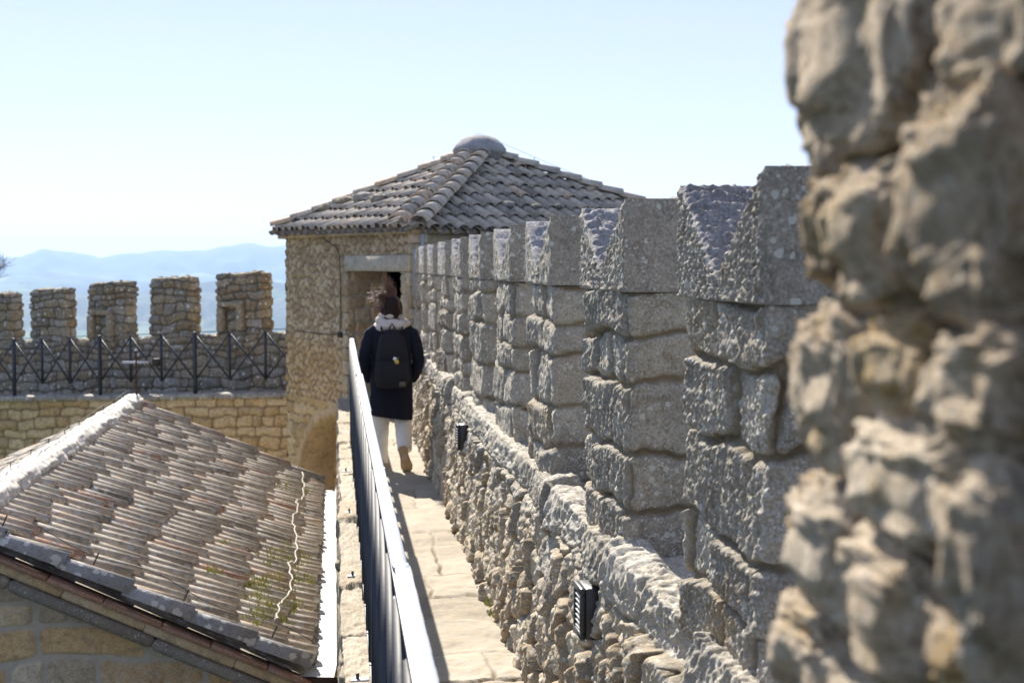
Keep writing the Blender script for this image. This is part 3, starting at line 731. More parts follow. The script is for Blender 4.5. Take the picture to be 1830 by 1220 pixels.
def build_door():
    # far reveal (coursed masonry facing the walk), near reveal, soffit, lintel, dark room behind
    dd = .60
    p0 = A + eAB * J2 ; p1 = p0 + nIn * dd
    face_grid("door_reveal", p0, p1, -.3, DOORZ, .012, 460, M_gable, tower, None, (.2, .36), .022, .010, nrm=-eAB, rows=[.22, .18, .25, .14, .2, .24, .16, .2, .18, .2, .25], mort=.009, warmf=lambda S, Z, b: .35 + b * .5)
    p0 = A + eAB * J1
    face_grid("door_reveal", p0, p0 + nIn * dd, -.3, DOORZ, .03, 470, M_tower, tower, None, (.3, .2), .02, .01, nrm=eAB)
    rq = random.Random(4); Mx = Matrix(((eAB[0], nIn[0], 0), (eAB[1], nIn[1], 0), (0, 0, 1)))
    for (sc_, w0) in ((J1 - .13, .27), (J2 + .09, .20)):
        mb = MB(); z = -.25
        while z < DOORZ - .02:
            hh_ = min(rq.uniform(.18, .34), DOORZ - z); ww = w0 + rq.uniform(-.04, .03)
            mb.box(PA(sc_ + (.0 if sc_ < 1 else (ww - w0) / 2), .035, z + hh_ / 2), (ww, .13, hh_ - .010), Mx, (rq.random(), 0, rq.random() * .6), .012); z += hh_
        mb.build("door_jamb", M_tower, tower)
    mb = MB(); V = [PA(J1 - .1, 0.02, DOORZ), PA(J2 + .1, 0.02, DOORZ), PA(J2 + .1, dd, DOORZ), PA(J1 - .1, dd, DOORZ)]
    mb.add(V, [(0, 1, 2, 3)]); mb.build("soffit", M_tower, tower)
    # lintel stone
    sx = (J1 - .25, J2 + .04)
    MB2 = MB(); zc = DOORZ + .115
    c = Vector(PA((sx[0] + sx[1]) / 2, .02, zc)); Mx = Matrix(((eAB[0], nIn[0], 0), (eAB[1], nIn[1], 0), (0, 0, 1)))
    MB2.box(c, (sx[1] - sx[0], .13, .22), Mx, (.6, 0, .3), .015); o = MB2.build("lintel", M_plaster, tower)
    # dark interior box
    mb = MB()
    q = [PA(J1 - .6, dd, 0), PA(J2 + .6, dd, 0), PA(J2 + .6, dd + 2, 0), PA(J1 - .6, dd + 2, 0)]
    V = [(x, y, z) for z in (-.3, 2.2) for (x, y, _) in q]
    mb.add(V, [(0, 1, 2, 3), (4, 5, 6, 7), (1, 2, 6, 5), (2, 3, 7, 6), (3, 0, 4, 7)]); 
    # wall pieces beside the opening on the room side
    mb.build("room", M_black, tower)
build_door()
def build_arch():
    dd = .55
    # ring of plaster round the arch, recess side and recessed masonry
    ns = 40; P = []
    for i in range(ns + 1):
        a = math.pi * i / ns; P.append((2.2 + 1.75 * math.cos(a), -1.35 + 1.08 * math.sin(a)))
    P = [(P[0][0], -5)] + P + [(P[-1][0], -5)]
    V = []; F = []
    for (s, z) in P:
        k = 1.0; ss = 2.2 + (s - 2.2) * 1.13; zz = z if z < -4.9 else -1.35 + (z + 1.35) * 1.13
        V += [PA(ss, -.035, zz), PA(s, -.045, z), PA(s, .30, z), PA(s, dd, z)]
    n = len(P)
    for i in range(n - 1):
        for k in range(3): F.append((i * 4 + k, i * 4 + k + 1, i * 4 + 5 + k, i * 4 + 4 + k))
    mb = MB(); mb.add(V, F, (.5, 0, .3)); mb.build("arch_ring", M_tower, tower, smooth=False)
    p0 = A + nIn * dd + eAB * .2; p1 = A + nIn * dd + eAB * 4.3
    face_grid("arch_back", p0, p1, -5, .1, .03, 480, M_warm, tower, None, (.28, .13), .03, .012, nrm=-nIn)
build_arch()
def build_cornice():
    poly = [A, E_, D_, Cc, B]; ctr = np.array([2.2, 22.2])
    for i in range(5):
        p, q = poly[i], poly[(i + 1) % 5]
        d = (q - p) / np.linalg.norm(q - p); n = np.array([d[1], -d[0]])
        if np.dot(n, (p + q) / 2 - ctr) < 0: n = -n
        p2 = p + n * .03 - d * .08; q2 = q + n * .03 + d * .08; z_ = MB(); z_.box(((p2[0] + q2[0]) / 2, (p2[1] + q2[1]) / 2, EAVE + .055), (np.linalg.norm(q2 - p2) + .04, .10, .045), Matrix(((d[0], n[0], 0), (d[1], n[1], 0), (0, 0, 1))), (.3, 0, .3)); z_.build('wall_plate', M_tower, tower)
        mb = MB(); L = np.linalg.norm(q2 - p2); x = 0; rs = random.Random(i + 60)
        while x < L:
            l = min(rs.uniform(.3, .55), L - x); c = p2 + d * (x + l / 2)
            Mx = Matrix(((d[0], n[0], 0), (d[1], n[1], 0), (0, 0, 1)))
            mb.box((c[0], c[1], EAVE + .015 + (0, .003, .002, .001, .004)[i]), (l - .008, .18 + rs.uniform(-.02, .02), .05), Mx, (rs.random(), 0, rs.random()), .006); x += l
        mb.build("cornice", M_tower, tower)
build_cornice()

# ---- barrel tiles
def arc_tile(mb, o, ea, es, n, a, s0, L, r0, r1, lift0, lift1, tint, up=True, seg=7, skew=0.0, thick=.014, ht=.78):
    """half-round tile from s0 (low end) up-slope; r0 low end radius, r1 upper"""
    V = []; 
    for (s, r, lf) in ((s0, r0, lift0), (s0 + L, r1, lift1)):
        for k in range(seg + 1):
            t = math.pi * k / seg
            x = math.cos(t) * r; z = math.sin(t) * r * ht
            if not up: z = -z
            V.append(o + ea * (a + x + skew * (s - s0)) + es * s + n * (z + lf))
    F = [(k, k + 1, seg + 2 + k, seg + 1 + k) for k in range(seg)]
    if up:
        for k in range(seg + 1):
            t = math.pi * k / seg
            V.append(o + ea * (a + math.cos(t) * (r0 - thick)) + es * (s0 + .004) + n * (math.sin(t) * (r0 * ht - thick) + lift0))
        b = 2 * (seg + 1)
        F += [(k, b + k, b + k + 1, k + 1) for k in range(seg)]
    mb.add(V, F, tint)
def tile_facet(mb, o, pa, pb, ptop_a, ptop_b, colw, rowl, r, seed, tone=(0, 1), jit=1.0, troughs=True, skip=0.0, wob=0.0, ht=.78):
    """facet with eave from pa to pb and top edge ptop_a..ptop_b (equal for a triangle)"""
    rs = random.Random(seed)
    pa, pb, ta, tb = map(Vector, (pa, pb, ptop_a, ptop_b))
    ea = (pb - pa).normalized(); up = ((ta + tb) / 2 - pa); es = (up - ea * up.dot(ea)).normalized(); n = ea.cross(es)
    if n.z < 0: n = -n
    W = (pb - pa).length; SA = (ta - pa).dot(es); xa = (ta - pa).dot(ea); xb = (tb - pa).dot(ea)
    ncol = int(W / colw); cw = W / ncol
    for c in range(ncol):
        a = (c + .5) * cw; s = -.06 + rs.uniform(-.02, .02) * jit; first = True; woff = rowl * (.62 + rs.uniform(-.10, .10) + wob * 3 * float(perlin(c * .23, seed * 1.3, seed))) if wob else 0
        smax = SA
        if a < xa: smax = SA * a / max(xa, 1e-6)
        if a > xb: smax = SA * (W - a) / max(W - xb, 1e-6)
        tone_c = rs.random() * .3
        while s < smax:
            L = rowl * (rs.uniform(.86, 1.14) if wob else rs.uniform(.95, 1.05)); t = rs.random()
            if first and wob: L = max(.16, min(rowl, woff)) 
            first = False; tt = tone[0] + (tone[1] - tone[0]) * (t * .75 + tone_c * .8)
            if rs.random() < .12: tt = rs.random()
            aj = a + rs.uniform(-.008, .008) * jit
            arc_tile(mb, pa, ea, es, n, aj, s, min(L + .06, smax - s + .05), r * rs.uniform(.92, 1.10), r * .80, .026 + rs.uniform(0, .016) * jit, .0, (tt, 0, rs.random()), True, skew=rs.uniform(-.02, .02) * jit, ht=ht)
            s += L
        if troughs:
            a2 = a + cw / 2; s = -.10
            while s < smax:
                arc_tile(mb, pa, ea, es, n, a2, s, min(rowl + .05, max(.05, smax - s)), r * .9, r * .85, .035, .012, (rs.random() * .06 - .12, 0, rs.random()), False, seg=5)  # trough tint darkened: shade of the gaps between covers put into the colour
                s += rowl
    return ea, es, n
def line_tiles(mb, p, q, rl, r, seed, tone=(0, 1), n=(0, 0, 1), jit=1.0):
    """row of cover tiles from low point p to high point q"""
    rs = random.Random(seed); p = Vector(p); q = Vector(q); es = (q - p).normalized(); n = Vector(n); n = (n - es * n.dot(es)).normalized(); ea = es.cross(n)
    L = (q - p).length; s = 0
    while s < L:
        l = rl * rs.uniform(.93, 1.07)
        arc_tile(mb, p, ea, es, n, rs.uniform(-.008, .008) * jit, s, min(l + .05, L - s + .02), r * rs.uniform(.96, 1.06), r * .82, .02 + rs.uniform(0, .01), 0, (tone[0] + (tone[1] - tone[0]) * rs.random(), 0, rs.random()), True, 9, thick=.018)
        s += l
def build_tower_roof():
    apex = Vector(onY(856, 268, 21.9)); apex.z -= .05
    ctr = Vector((2.2, 22.2, 0)); over = .16
    poly = []
    for p, dz in ((A, 0), (E_, 0), (D_, 0), (Cc, .02), (B, .05)):
        v = Vector((p[0], p[1], 0)); d = (v - ctr); d.normalize(); v = v + d * over; poly.append(Vector((v.x, v.y, EAVE + .06 + dz)))
    roof = MB()
    # underlay
    V = [tuple(apex - Vector((0, 0, .06)))] + [tuple(p - Vector((0, 0, .02))) for p in poly]
    roof.add(V, [(0, i + 1, (i + 1) % 5 + 1) for i in range(5)], (.1, 0, .5))
    V = [tuple(p - Vector((0, 0, .05))) for p in poly]; roof.add(V, [tuple(range(5))], (.1, 0, .5))
    ed = [(0, 1), (1, 2), (2, 3), (3, 4), (4, 0)]
    for k, (i, j) in enumerate(ed):
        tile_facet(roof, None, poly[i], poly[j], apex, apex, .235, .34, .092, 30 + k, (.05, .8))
    o = roof.build("roof", M_ttile, tower, smooth=True)
    for i in range(5):
        d = (apex - poly[i]).normalized(); side = Vector((0, 0, 1)).cross(d).normalized()
        for sgn in ((-1, 1) if i == 0 else (0,)):
            mb = MB(); p = poly[i] - d * .05 + side * sgn * .15 + Vector((0, 0, .06)); q = apex + side * sgn * .13 + Vector((0, 0, .05)) - d * .2
            line_tiles(mb, p, q, .36, .135, 70 + i * 3 + sgn, (.45, .95)); mb.build("hip_tiles", M_ttile, o, smooth=True)
    # stones weighing down the lower left facet
    rs = random.Random(5)
    for (x, y, s) in ((562, 386, .16), (585, 380, .2), (620, 368, .24), (650, 362, .26), (680, 365, .22), (600, 372, .14), (700, 372, .12), (905, 375, .16), (960, 378, .12), (1000, 378, .12), (842, 383, .08)):
        # intersect the pixel ray with the facet plane
        i, j = ((4, 0) if x < 760 else (0, 1)); n = (poly[j] - poly[i]).cross(apex - poly[i]).normalized()
        d = Vector(ray(x, y)); e = Vector((0, 0, EYE)); t = (poly[i] - e).dot(n) / d.dot(n); c = e + d * t + Vector((0, 0, .07))
        mb = MB(); blob(mb, c, s * .55, rs.random(), (1.3, 1, .6), (rs.random(), 0, rs.random())); mb.build("loose_stone", M_cren, o, smooth=True)
    # finial: octagonal stone dome
    mb = MB(); R = []
    for (r, z) in ((.36, -.10), (.36, -.02), (.42, .0), (.43, .05), (.38, .12), (.30, .20), (.18, .26), (.04, .28)):
        R.append([apex + Vector((math.cos(a) * r * 1.02, math.sin(a) * r, z)) for a in [math.pi / 8 + k * math.pi / 4 for k in range(8)]])
    mb.loft(R, (.6, 0, .1)); mb.build("finial", M_capl, o, smooth=False)
    # lightning wire over the roof
    mb = MB()
    for i in (4, 1):
        q = poly[i] + Vector((0, 0, .20)); tp = apex + Vector((0, 0, .31)); side = (poly[i] - apex).normalized()
        P = [tp + (q - tp) * t - Vector((0, 0, .10 * math.sin(t * math.pi))) for t in np.linspace(0, 1, 14)]
        mb.tube(P, .0035, 5)
        for t in (.22, .42, .62, .82):
            c = tp + (q - tp) * t - Vector((0, 0, .10 * math.sin(t * math.pi))); mb.tube([c, c - Vector((0, 0, .2))], .007, 5)
    mb.build("lightning_wire", M_zinc, tower)
    return poly, apex
def blob(mb, c, r, seed, sc, tint, nu=14, nv=9):
    V = []; c = Vector(c)
    for j in range(nv + 1):
        ph = math.pi * j / nv
        for i in range(nu):
            th = 2 * math.pi * i / nu
            d = (math.sin(ph) * math.cos(th), math.sin(ph) * math.sin(th), math.cos(ph))
            k = 1 + .28 * float(perlin(d[0] * 1.7 + seed * 50, d[1] * 1.7 + d[2] * 2.3, 5)) + .12 * float(perlin(d[0] * 5 + seed * 50, d[1] * 5 + d[2] * 6, 6))
            V.append(c + Vector((d[0] * sc[0], d[1] * sc[1], d[2] * sc[2])) * r * k)
    F = [(j * nu + i, (j + 1) * nu + i, (j + 1) * nu + (i + 1) % nu, j * nu + (i + 1) % nu) for j in range(nv) for i in range(nu)]
    mb.add(V, F, tint)
TPOLY, TAPEX = build_tower_roof()
def tower_cables():
    def onface(x, y):  # pixel -> point 3 cm off face AB
        d = Vector(ray(x, y)); e = Vector((0, 0, EYE)); n = Vector((nIn[0], nIn[1], 0)); o = Vector((A[0], A[1], 0)) - n * .05
        return e + d * ((o - e).dot(n) / d.dot(n))
    mb = MB(); mb.tube([onface(*p) for p in ((572, 422), (585, 432), (600, 440), (606, 455), (608, 480), (609, 530), (609, 570), (607, 597))], .007, 6); mb.build("cable", M_wire, tower)
    mb = MB(); mb.tube([onface(*p) for p in ((527, 591), (545, 593), (570, 596), (607, 598), (622, 597))], .007, 6); mb.build("cable", M_wire, tower)
    mb = MB(); mb.box(onface(608, 598), (.08, .08, .08), bev=.01); mb.build("junction_box", M_wire, tower)
    rq = random.Random(6); mb = MB(); z = -.2; th = math.radians(-50)
    while z < EAVE - .01:
        hh_ = min(rq.uniform(.14, .28), EAVE - z); mb.box((A[0] + .07, A[1] + .10, z + hh_ / 2), (.26 + rq.uniform(-.03, .03), .26, hh_ - .008), Matrix.Rotation(math.radians(12), 3, 'Z'), (rq.random(), 0, rq.random() * .5), .014); z += hh_
    mb.build("quoins", M_tower, tower)
    # downpipe at the near corner
    x, y = A[0] + .13, A[1] - .09
    MB().tube([(x, y, -.2), (x, y, EAVE - .02)], .024, 10).build("downpipe", M_zinc, tower, smooth=True)
tower_cables()

# ================================================================== LEFT: RETAINING WALL, BATTLEMENT, RAILING
pR = onY(548, 705, 22.6); pL = onY(-120, 716, 26.6)      # path edge line
WR = np.array([pR[0], pR[1]]); WL = np.array([pL[0], pL[1]]); WR = WR + (WR - WL) / np.linalg.norm(WR - WL) * .3
dW = (WL - WR); LW = np.linalg.norm(dW); dW /= LW; nW = np.array([dW[1], -dW[0]]); nW = nW if nW[1] > 0 else -nW   # away from viewer
def tline(s, zr, zl): return zr + (zl - zr) * s / LW
zR, zL = pR[2], pL[2]
def xfW(off):
    def f(V):
        s = V[:, 0]; d = V[:, 1] + off
        out = V.copy(); out[:, 0] = WR[0] + dW[0] * s + nW[0] * d; out[:, 1] = WR[1] + dW[1] * s + nW[1] * d
        out[:, 2] = V[:, 2] + tline(s, zR, zL); return out
    return f
CR = []
def build_left():
    # retaining wall under the path
    ret = empty("retaining_wall", (WR[0] - 2, WR[1] + .5, -3), "ochre rubble retaining wall under the upper path behind the tiled roof", "wall")
    def hf(U, V):
        uw = U + .04 * perlin(U * 4, V * 4, 201); vw = V + .03 * perlin(U * 4, V * 4, 203)
        h, a, m, b = stone_h(pat_rows(uw, np.clip(vw + .05 * perlin(U * 1.1, V * 1.1, 5) + 4.8, .01, 5), CR, .16, .5, 210, .05), .035, .04, .012, U, V, 220, .012, .1, .6, 10)
        return h - .02, a, m, b
    rq = random.Random(8); CR.extend(rq.uniform(.10, .24) for _ in range(40))
    def flipx(V):
        return xfW(0)(V)
    s = np.linspace(-.6, LW, 360); v = np.linspace(-4.6, 0, 170); S, V = np.meshgrid(s, v, indexing='ij')
    h, a, m, b = hf(S, V); P = np.stack([WR[0] + dW[0] * S, WR[1] + dW[1] * S, V + tline(S, zR, zL)], -1); N = np.broadcast_to(np.array([-nW[0], -nW[1], 0.]), P.shape)
    sheet("wall_face", M_warm, ret, P, N, h, np.stack([a, m, b], -1), flip=True)
    # coping stones at the path edge
    mb = MB(); x = -.3; rs = random.Random(3)
    while x < LW:
        l = rs.uniform(.25, .5); c = WR + dW * (x + l / 2) + nW * (.10 + rs.uniform(-.02, .02)); z = tline(x + l / 2, zR, zL) + .0
        Mx = Matrix(((dW[0], nW[0], 0), (dW[1], nW[1], 0), (0, 0, 1)))
        mb.box((c[0], c[1], z + rs.uniform(-.012, .015)), (l - .012, .34, .09), Mx, (.5 + rs.random() * .5, 0, .1), .02); x += l
    mb.build("coping", M_cren, ret)
    # path surface
    V = []
    for s_, o_ in ((-.8, .1), (LW, .1), (LW, 1.5), (-.8, 1.5)):
        p = WR + dW * s_ + nW * o_; V.append((p[0], p[1], tline(s_, zR, zL) + .01))
    mesh_np("upper_path", V, [(0, 1, 2, 3)], M_cren, None, np.array([[.5, 0, .3]] * 4), False)["kind"] = "structure"
    # battlement
    bat = empty("battlement_wall", (WR[0] - 2, WR[1] + 1.5, 0), "grey rubble battlement with square merlons across the left background", "wall")
    off = 1.25
    def zat(x, y, ww):  # height above local path base of pixel (x,y) on the wall plane (offset ww)
        d = ray(x, y); n = nW; o = WR + nW * ww; t = (o @ n) / (d[0] * n[0] + d[1] * n[1]); p = d * t + np.array([0, 0, EYE])
        s = (p[:2] - WR) @ dW; return s, p[2] - tline(s, zR, zL)
    sR, hR = zat(505, 590, off); sL, hL = zat(30, 616, off); hs = (hR + hL) / 2
    RR = [random.Random(66 + k).random() for k in range(30)]
    def hf2(seed, hh=None, hole=None):
        def f(U, V):
            uw = U + .05 * perlin(U * 3, V * 3, seed + 1) + .02 * perlin(U * 9, V * 9, seed + 2); vw = V + .035 * perlin(U * 3.5, V * 3, seed + 3)
            h, a, m, b = stone_h(pat_rows(uw + .03 * perlin(U * 6, V * 6, seed + 4), np.clip(vw + .05 * perlin(U * 1.7, V * 1.7, seed + 5) + .1, .01, 3), [.1 + .1 * _r for _r in RR], .10, .34, seed, .05), .045, .035, .020, U, V, seed + 9, .008, .2, .7, 12, 5)
            return h - .02, a, m, b
        return f
    relief_box("wall_body", M_cren, bat, -.5, LW, 0, .45, -.05, hs, (.05, .018, .06, .05), .016, hf2(240), .04, xf=xfW(off))
    mers = [(-45, 44, 527), (50, 139, 518), (153, 248, 507), (264, 361, 498), (382, 490, 491), (512, 600, 470)]
    for k, (x0, x1, yt) in enumerate(mers):
        s1, h1 = zat(x0 + 2, yt, off); s0, _ = zat(x1 - 2, yt, off + .36)
        relief_box("merlon", M_cren, bat, s0, s1, 0.01, .36, hs - .05, h1, (.03, .014, .03, .05), .014, hf2(250 + k * 10), .04, xf=xfW(off))
    # arrow-slit niches in two merlons: shallow recessed frames of shade built as real sills
    for (x0, x1, y0, y1) in ((172, 196, 562, 604), (404, 428, 548, 592)):
        s1, ha = zat(x0, y1, off); s0, hb = zat(x1, y0, off)
        o = []
        mb = MB()
        for (a_, b_, z0_, z1_) in ((s0 - .1, s1 + .1, hb, hb + .09), (s0 - .12, s0, ha, hb), (s1, s1 + .12, ha, hb)):
            c = WR + dW * (a_ + b_) / 2 + nW * (off - .045); z = (z0_ + z1_) / 2 + tline((a_ + b_) / 2, zR, zL)
            Mx = Matrix(((dW[0], nW[0], 0), (dW[1], nW[1], 0), (0, 0, 1)))
            mb.box((c[0], c[1], z), (b_ - a_, .16, z1_ - z0_), Mx, (.7, 0, .9), .015)
        mb.build("niche_surround", M_cren, bat)
    # railing with crosses
    rl = empty("iron_railing", (WR[0] - 2, WR[1] + .7, zR), "dark iron railing of repeated crosses in front of the distant battlement", "railing")
    px = [-76, -24, 26, 76, 126, 179, 234, 289, 349, 411, 475, 540]
    pos = []
    for x in px:
        s_, _ = zat(x, 700, .12); pos.append(s_)
    zt_ = 1.05; z0_ = .26
    def W(s_, z, o=.12): p = WR + dW * s_ + nW * o; return (p[0], p[1], z + tline(s_, zR, zL))
    for i, s_ in enumerate(pos):
        if i in (2, 5, 8, 11): MB().bar(W(s_, 0), W(s_, zt_ + .02), .05, .05, up=(dW[0], dW[1], 0), bev=.004).build("post", M_iron, rl)
        else: MB().bar(W(s_, z0_), W(s_, zt_), .034, .034, up=(dW[0], dW[1], 0)).build("upright", M_iron, rl)
    for a_, b_ in zip(pos[:-1], pos[1:]):
        MB().bar(W(a_, zt_ - .02), W(b_, z0_ + .02), .030, .012, up=(nW[0], nW[1], 0)).build("cross_brace", M_iron, rl)
        MB().bar(W(a_, z0_ + .02, .135), W(b_, zt_ - .02, .135), .022, .012, up=(nW[0], nW[1], 0)).build("cross_brace", M_iron, rl)
    MB().bar(W(pos[0], .03), W(pos[-1], .03), .02, .03, up=(0, 0, 1)).build("bottom_rail", M_iron, rl)
    MB().bar(W(pos[0], zt_ + .012), W(pos[-1], zt_ + .012), .022, .012, up=(0, 0, 1)).build("top_rail", M_iron, rl)
    # small black floodlight on the railing
    s_, h_ = zat(282, 647, .10); p = Vector(W(s_, h_, .06))
    fl = empty("floodlight", p, "small square black floodlight fixed to the crossed iron railing", "floodlight")
    MB().box(p, (.13, .09, .13), Matrix.Rotation(.35, 3, 'Z'), bev=.012).build("housing", M_wire, fl)
    MB().box(p + Vector((0, .055, 0)), (.11, .02, .11), Matrix.Rotation(.35, 3, 'Z'), bev=.003).build("glass", M_iron, fl)
    MB().bar(p + Vector((.0, .02, -.06)), p + Vector((.06, .05, -.16)), .02, .02).build("bracket", M_wire, fl)
build_left()

# ================================================================== TILED-ROOF BUILDING
def build_house():
    Yn, Yf = 10.66, 19.85
    r1 = onY(237, 722, Yf); xr, zr = r1[0], r1[2]          # ridge
    xe, ze = -.262, -1.12                                    # right eave
    xl = 2 * xr - xe                                         # left eave
    h = empty("stone_building", (xr, (Yn + Yf) / 2, -6), "low stone building with a gabled roof of weathered barrel tiles below the walkway", "building")
    ro = MB()
    ov = .0
    ro.add([(xr, Yn, zr - .05), (xr, Yf, zr - .05), (xe, Yf, ze - .05), (xe, Yn, ze - .05), (xl, Yf, ze - .05), (xl, Yn, ze - .05)], [(0, 3, 2, 1), (0, 1, 4, 5)], (.1, 0, .5))
    ro.add([(xr, Yn + .02, zr - .12), (xr, Yf, zr - .12), (xe, Yf, ze - .12), (xe, Yn + .02, ze - .12)], [(0, 1, 2, 3)], (.1, 0, .5))
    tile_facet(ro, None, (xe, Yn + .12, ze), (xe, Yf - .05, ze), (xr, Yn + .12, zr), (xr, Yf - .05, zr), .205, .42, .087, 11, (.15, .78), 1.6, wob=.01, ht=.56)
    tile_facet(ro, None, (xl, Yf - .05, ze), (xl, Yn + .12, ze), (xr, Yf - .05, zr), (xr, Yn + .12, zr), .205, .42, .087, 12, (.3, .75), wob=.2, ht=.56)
    roof = ro.build("roof", M_tile, h, smooth=True)
    # ridge: mortared roll
    ys = np.arange(Yn - .1, Yf + .1, .03); ang = np.linspace(-.25, math.pi + .25, 22)
    Yg, Ag = np.meshgrid(ys, ang, indexing='ij')
    rr = .112 + .016 * fbm(Yg * 2.4, Ag * 2, 7, 4) + .02 * (np.mod(Yg, .42) / .42 - .5) + .02 * perlin(Yg * .9, Ag * .5, 3)
    V = np.stack([xr + rr * np.cos(Ag) * 1.15, Yg, zr + .02 + rr * np.sin(Ag)], -1).reshape(-1, 3)
    mesh_np("ridge", V, gridF(len(ys), len(ang))[:, ::-1], M_mortar, roof, np.broadcast_to(np.array([.5, 0, .5]), V.shape).copy(), True)
    # verge tiles
    sl = Vector((xr - xe, 0, zr - ze)).normalized()
    for (y, nm, r, sd) in ((Yn + .02, 1, .108, 21), (Yf - .02, 2, .11, 22)):
        mb = MB(); line_tiles(mb, Vector((xe, y, ze + .02)) - sl * .05, Vector((xr, y, zr + .02)), .48, r, sd, (.1, .9)); mb.build("verge_tiles", M_vtile if nm == 1 else M_tile, roof, smooth=True)
    # terracotta slab course, cement band under the near verge
    rs = random.Random(31)
    def along(t, y, dz): p = Vector((xe, y, ze)) + sl * t; return p + Vector((sl.z, 0, -sl.x)) * -1 * dz
    nrm = Vector((-sl.z, 0, sl.x)) * 1.0
    if nrm.z < 0: nrm = -nrm
    Ls = (Vector((xr, 0, zr)) - Vector((xe, 0, ze))).length
    Mx = Matrix((sl, Vector((0, 1, 0)), nrm)).transposed()
    mb = MB(); t = -.1
    while t < Ls + .3:
        l = rs.uniform(.35, .5); c = Vector((xe, Yn + .0, ze)) + sl * (t + l / 2) - nrm * (.085 + rs.uniform(-.005, .005))
        mb.box(c, (l - .006, .20, .035), Mx, (rs.random(), 0, .5), .006); t += l
    mb.build("slab_course", M_terra, h)
    mb = MB(); t = -.1
    while t < Ls + .3:
        l = rs.uniform(.5, .9); c = Vector((xe, Yn + .06 , ze)) + sl * (t + l / 2) - nrm * (.15 + rs.uniform(-.004, .004))
        mb.box(c, (l - .002, .17, .08), Mx, (rs.random(), 0, .9), .01); t += l
    mb.build("corbel_course", M_gable, h)
    mb = MB(); t = -.1
    while t < Ls + .3:
        l = rs.uniform(.8, 1.3); c = Vector((xe, Yn + .015, ze)) + sl * (t + l / 2) - nrm * (.235 + rs.uniform(-.003, .003))
        mb.box(c, (l - .001, .17, .085), Mx, (rs.random(), 0, .1), .02); t += l
    mb.build("cement_band", M_cement, h)
    # gable wall: relief clipped below the slope
    st = .009; x = np.arange(-4.0, xe - .01, st); z = np.arange(-3.6, .2, st)
    X, Z = np.meshgrid(x, z, indexing='ij')
    uw = X + .07 * perlin(X * 2.6, Z * 2.6, 305) + .02 * perlin(X * 4, Z * 4, 301) + .006 * perlin(X * 18, Z * 18, 302); vw = Z + .07 * perlin(X * 1.7, Z * 1.4, 306) + .025 * perlin(X * 3, Z * 3, 303) + .005 * perlin(X * 18, Z * 18, 304)
    hh, a, m, b = stone_h(pat_rows(uw, np.clip(vw + 3.6, .001, 3.9), [.28, .34, .22, .3, .36, .24, .3, .20, .32, .26, .22, .3, .34, .3], .16, .58, 310, .07), .016, .025, .010, X, Z, 320, .020, .05, .3, 10)
    top = ze + (X - xe) / (xr - xe) * (zr - ze); top = np.minimum(top, 2 * zr - top) if False else top
    topL = np.where(X < xr, zr + (X - xr) / (xl - xr) * (ze - zr), top)
    keep = (Z[:-1, :-1] < topL[:-1, :-1] - .22)
    V = np.stack([X, Yn + .10 - hh, Z], -1)
    mesh_np("gable_wall", V.reshape(-1, 3), gridF(len(x), len(z), False, keep), M_gable, h, np.stack([a, m, b * b], -1).reshape(-1, 3), True)
    mb = MB(); mb.box(((xe - 3.2) / 2, (Yn + .2 + Yf) / 2, -3.9), (3.2 + xe, Yf - Yn - .4, 4.9), tint=(.5, 0, .5)); mb.build("wall_core", M_gable, h)
    mb = MB(); mb.box(((xl + .2 - 3.2) / 2, (Yn + .2 + Yf) / 2, -3.9), (-3.2 - xl - .2, Yf - Yn - .4, 4.9), tint=(.5, 0, .5)); mb.build("wall_core", M_gable, h)
    # far gable triangle
    mb = MB(); mb.add([(xe, Yf - .12, ze - .1), (xl, Yf - .12, ze - .1), (xr, Yf - .12, zr - .1), (xe, Yf - .12, -6), (xl, Yf - .12, -6)], [(0, 2, 1), (3, 0, 1, 4)], (.5, 0, .5)); mb.build("rear_gable", M_warm, h)
    # white sheet-metal valley gutter between eave and walkway wall
    g = MB(); segs = [Yn, 12.6, 14.4, 15.9, 17.9, Yf - .3]
    for a_, b_ in zip(segs[:-1], segs[1:]):
        k = .003 * segs.index(a_)
        y0_, y1_ = a_ + .004, b_ - .004 + .02
        g.add([(xe - .10, y0_, ze - .055 + k), (-.035, y0_, ze - .075 + k), (-.012, y0_, ze + .02 + k), (-.012, y1_, ze + .02 + k), (-.035, y1_, ze - .075 + k), (xe - .10, y1_, ze - .055 + k)], [(0, 1, 4, 5), (1, 2, 3, 4)])
    g.build("gutter", M_gut, h)
    MB().box((xe / 2 - .03, Yn + .01, ze - .14), (abs(xe) + .12, .03, .12)).build("gutter_end", M_rust, h)
    # lightning wire on short stands: along ridge and near verge
    mb = MB(); P = [(xr - .02, y, zr + .20 + .01 * math.sin(y * 3)) for y in np.arange(Yn, Yf + .01, .3)]; mb.tube(P, .004, 5)
    for y in np.arange(Yn + .3, Yf, .82): mb.tube([(xr - .02, y, zr + .15), (xr - .02, y, zr + .21)], .005, 5); mb.tube([(xr - .05, y, zr + .195), (xr + .01, y, zr + .205)], .005, 5)
    P = []
    for t in np.arange(0, Ls, .15):
        c = Vector((xe, Yn + .22, ze)) + sl * t + nrm * (.16 + .03 * math.sin(t * 6)); P.append(c)
    mb.tube(P, .0035, 5)
    for t in np.arange(.3, Ls, .72): c = Vector((xe, Yn + .18, ze)) + sl * t; mb.tube([c + nrm * .08, c + nrm * .18], .006, 5)
    mb.build("lightning_wire", M_wire, h)
    # bleached rope lying over the tiles
    def onroof(x, y, up=.12):
        n = nrm; o = Vector((xe, Yn, ze)) + n * up; e = Vector((0, 0, EYE)); d = Vector(ray(x, y)); return e + d * ((o - e).dot(n) / d.dot(n))
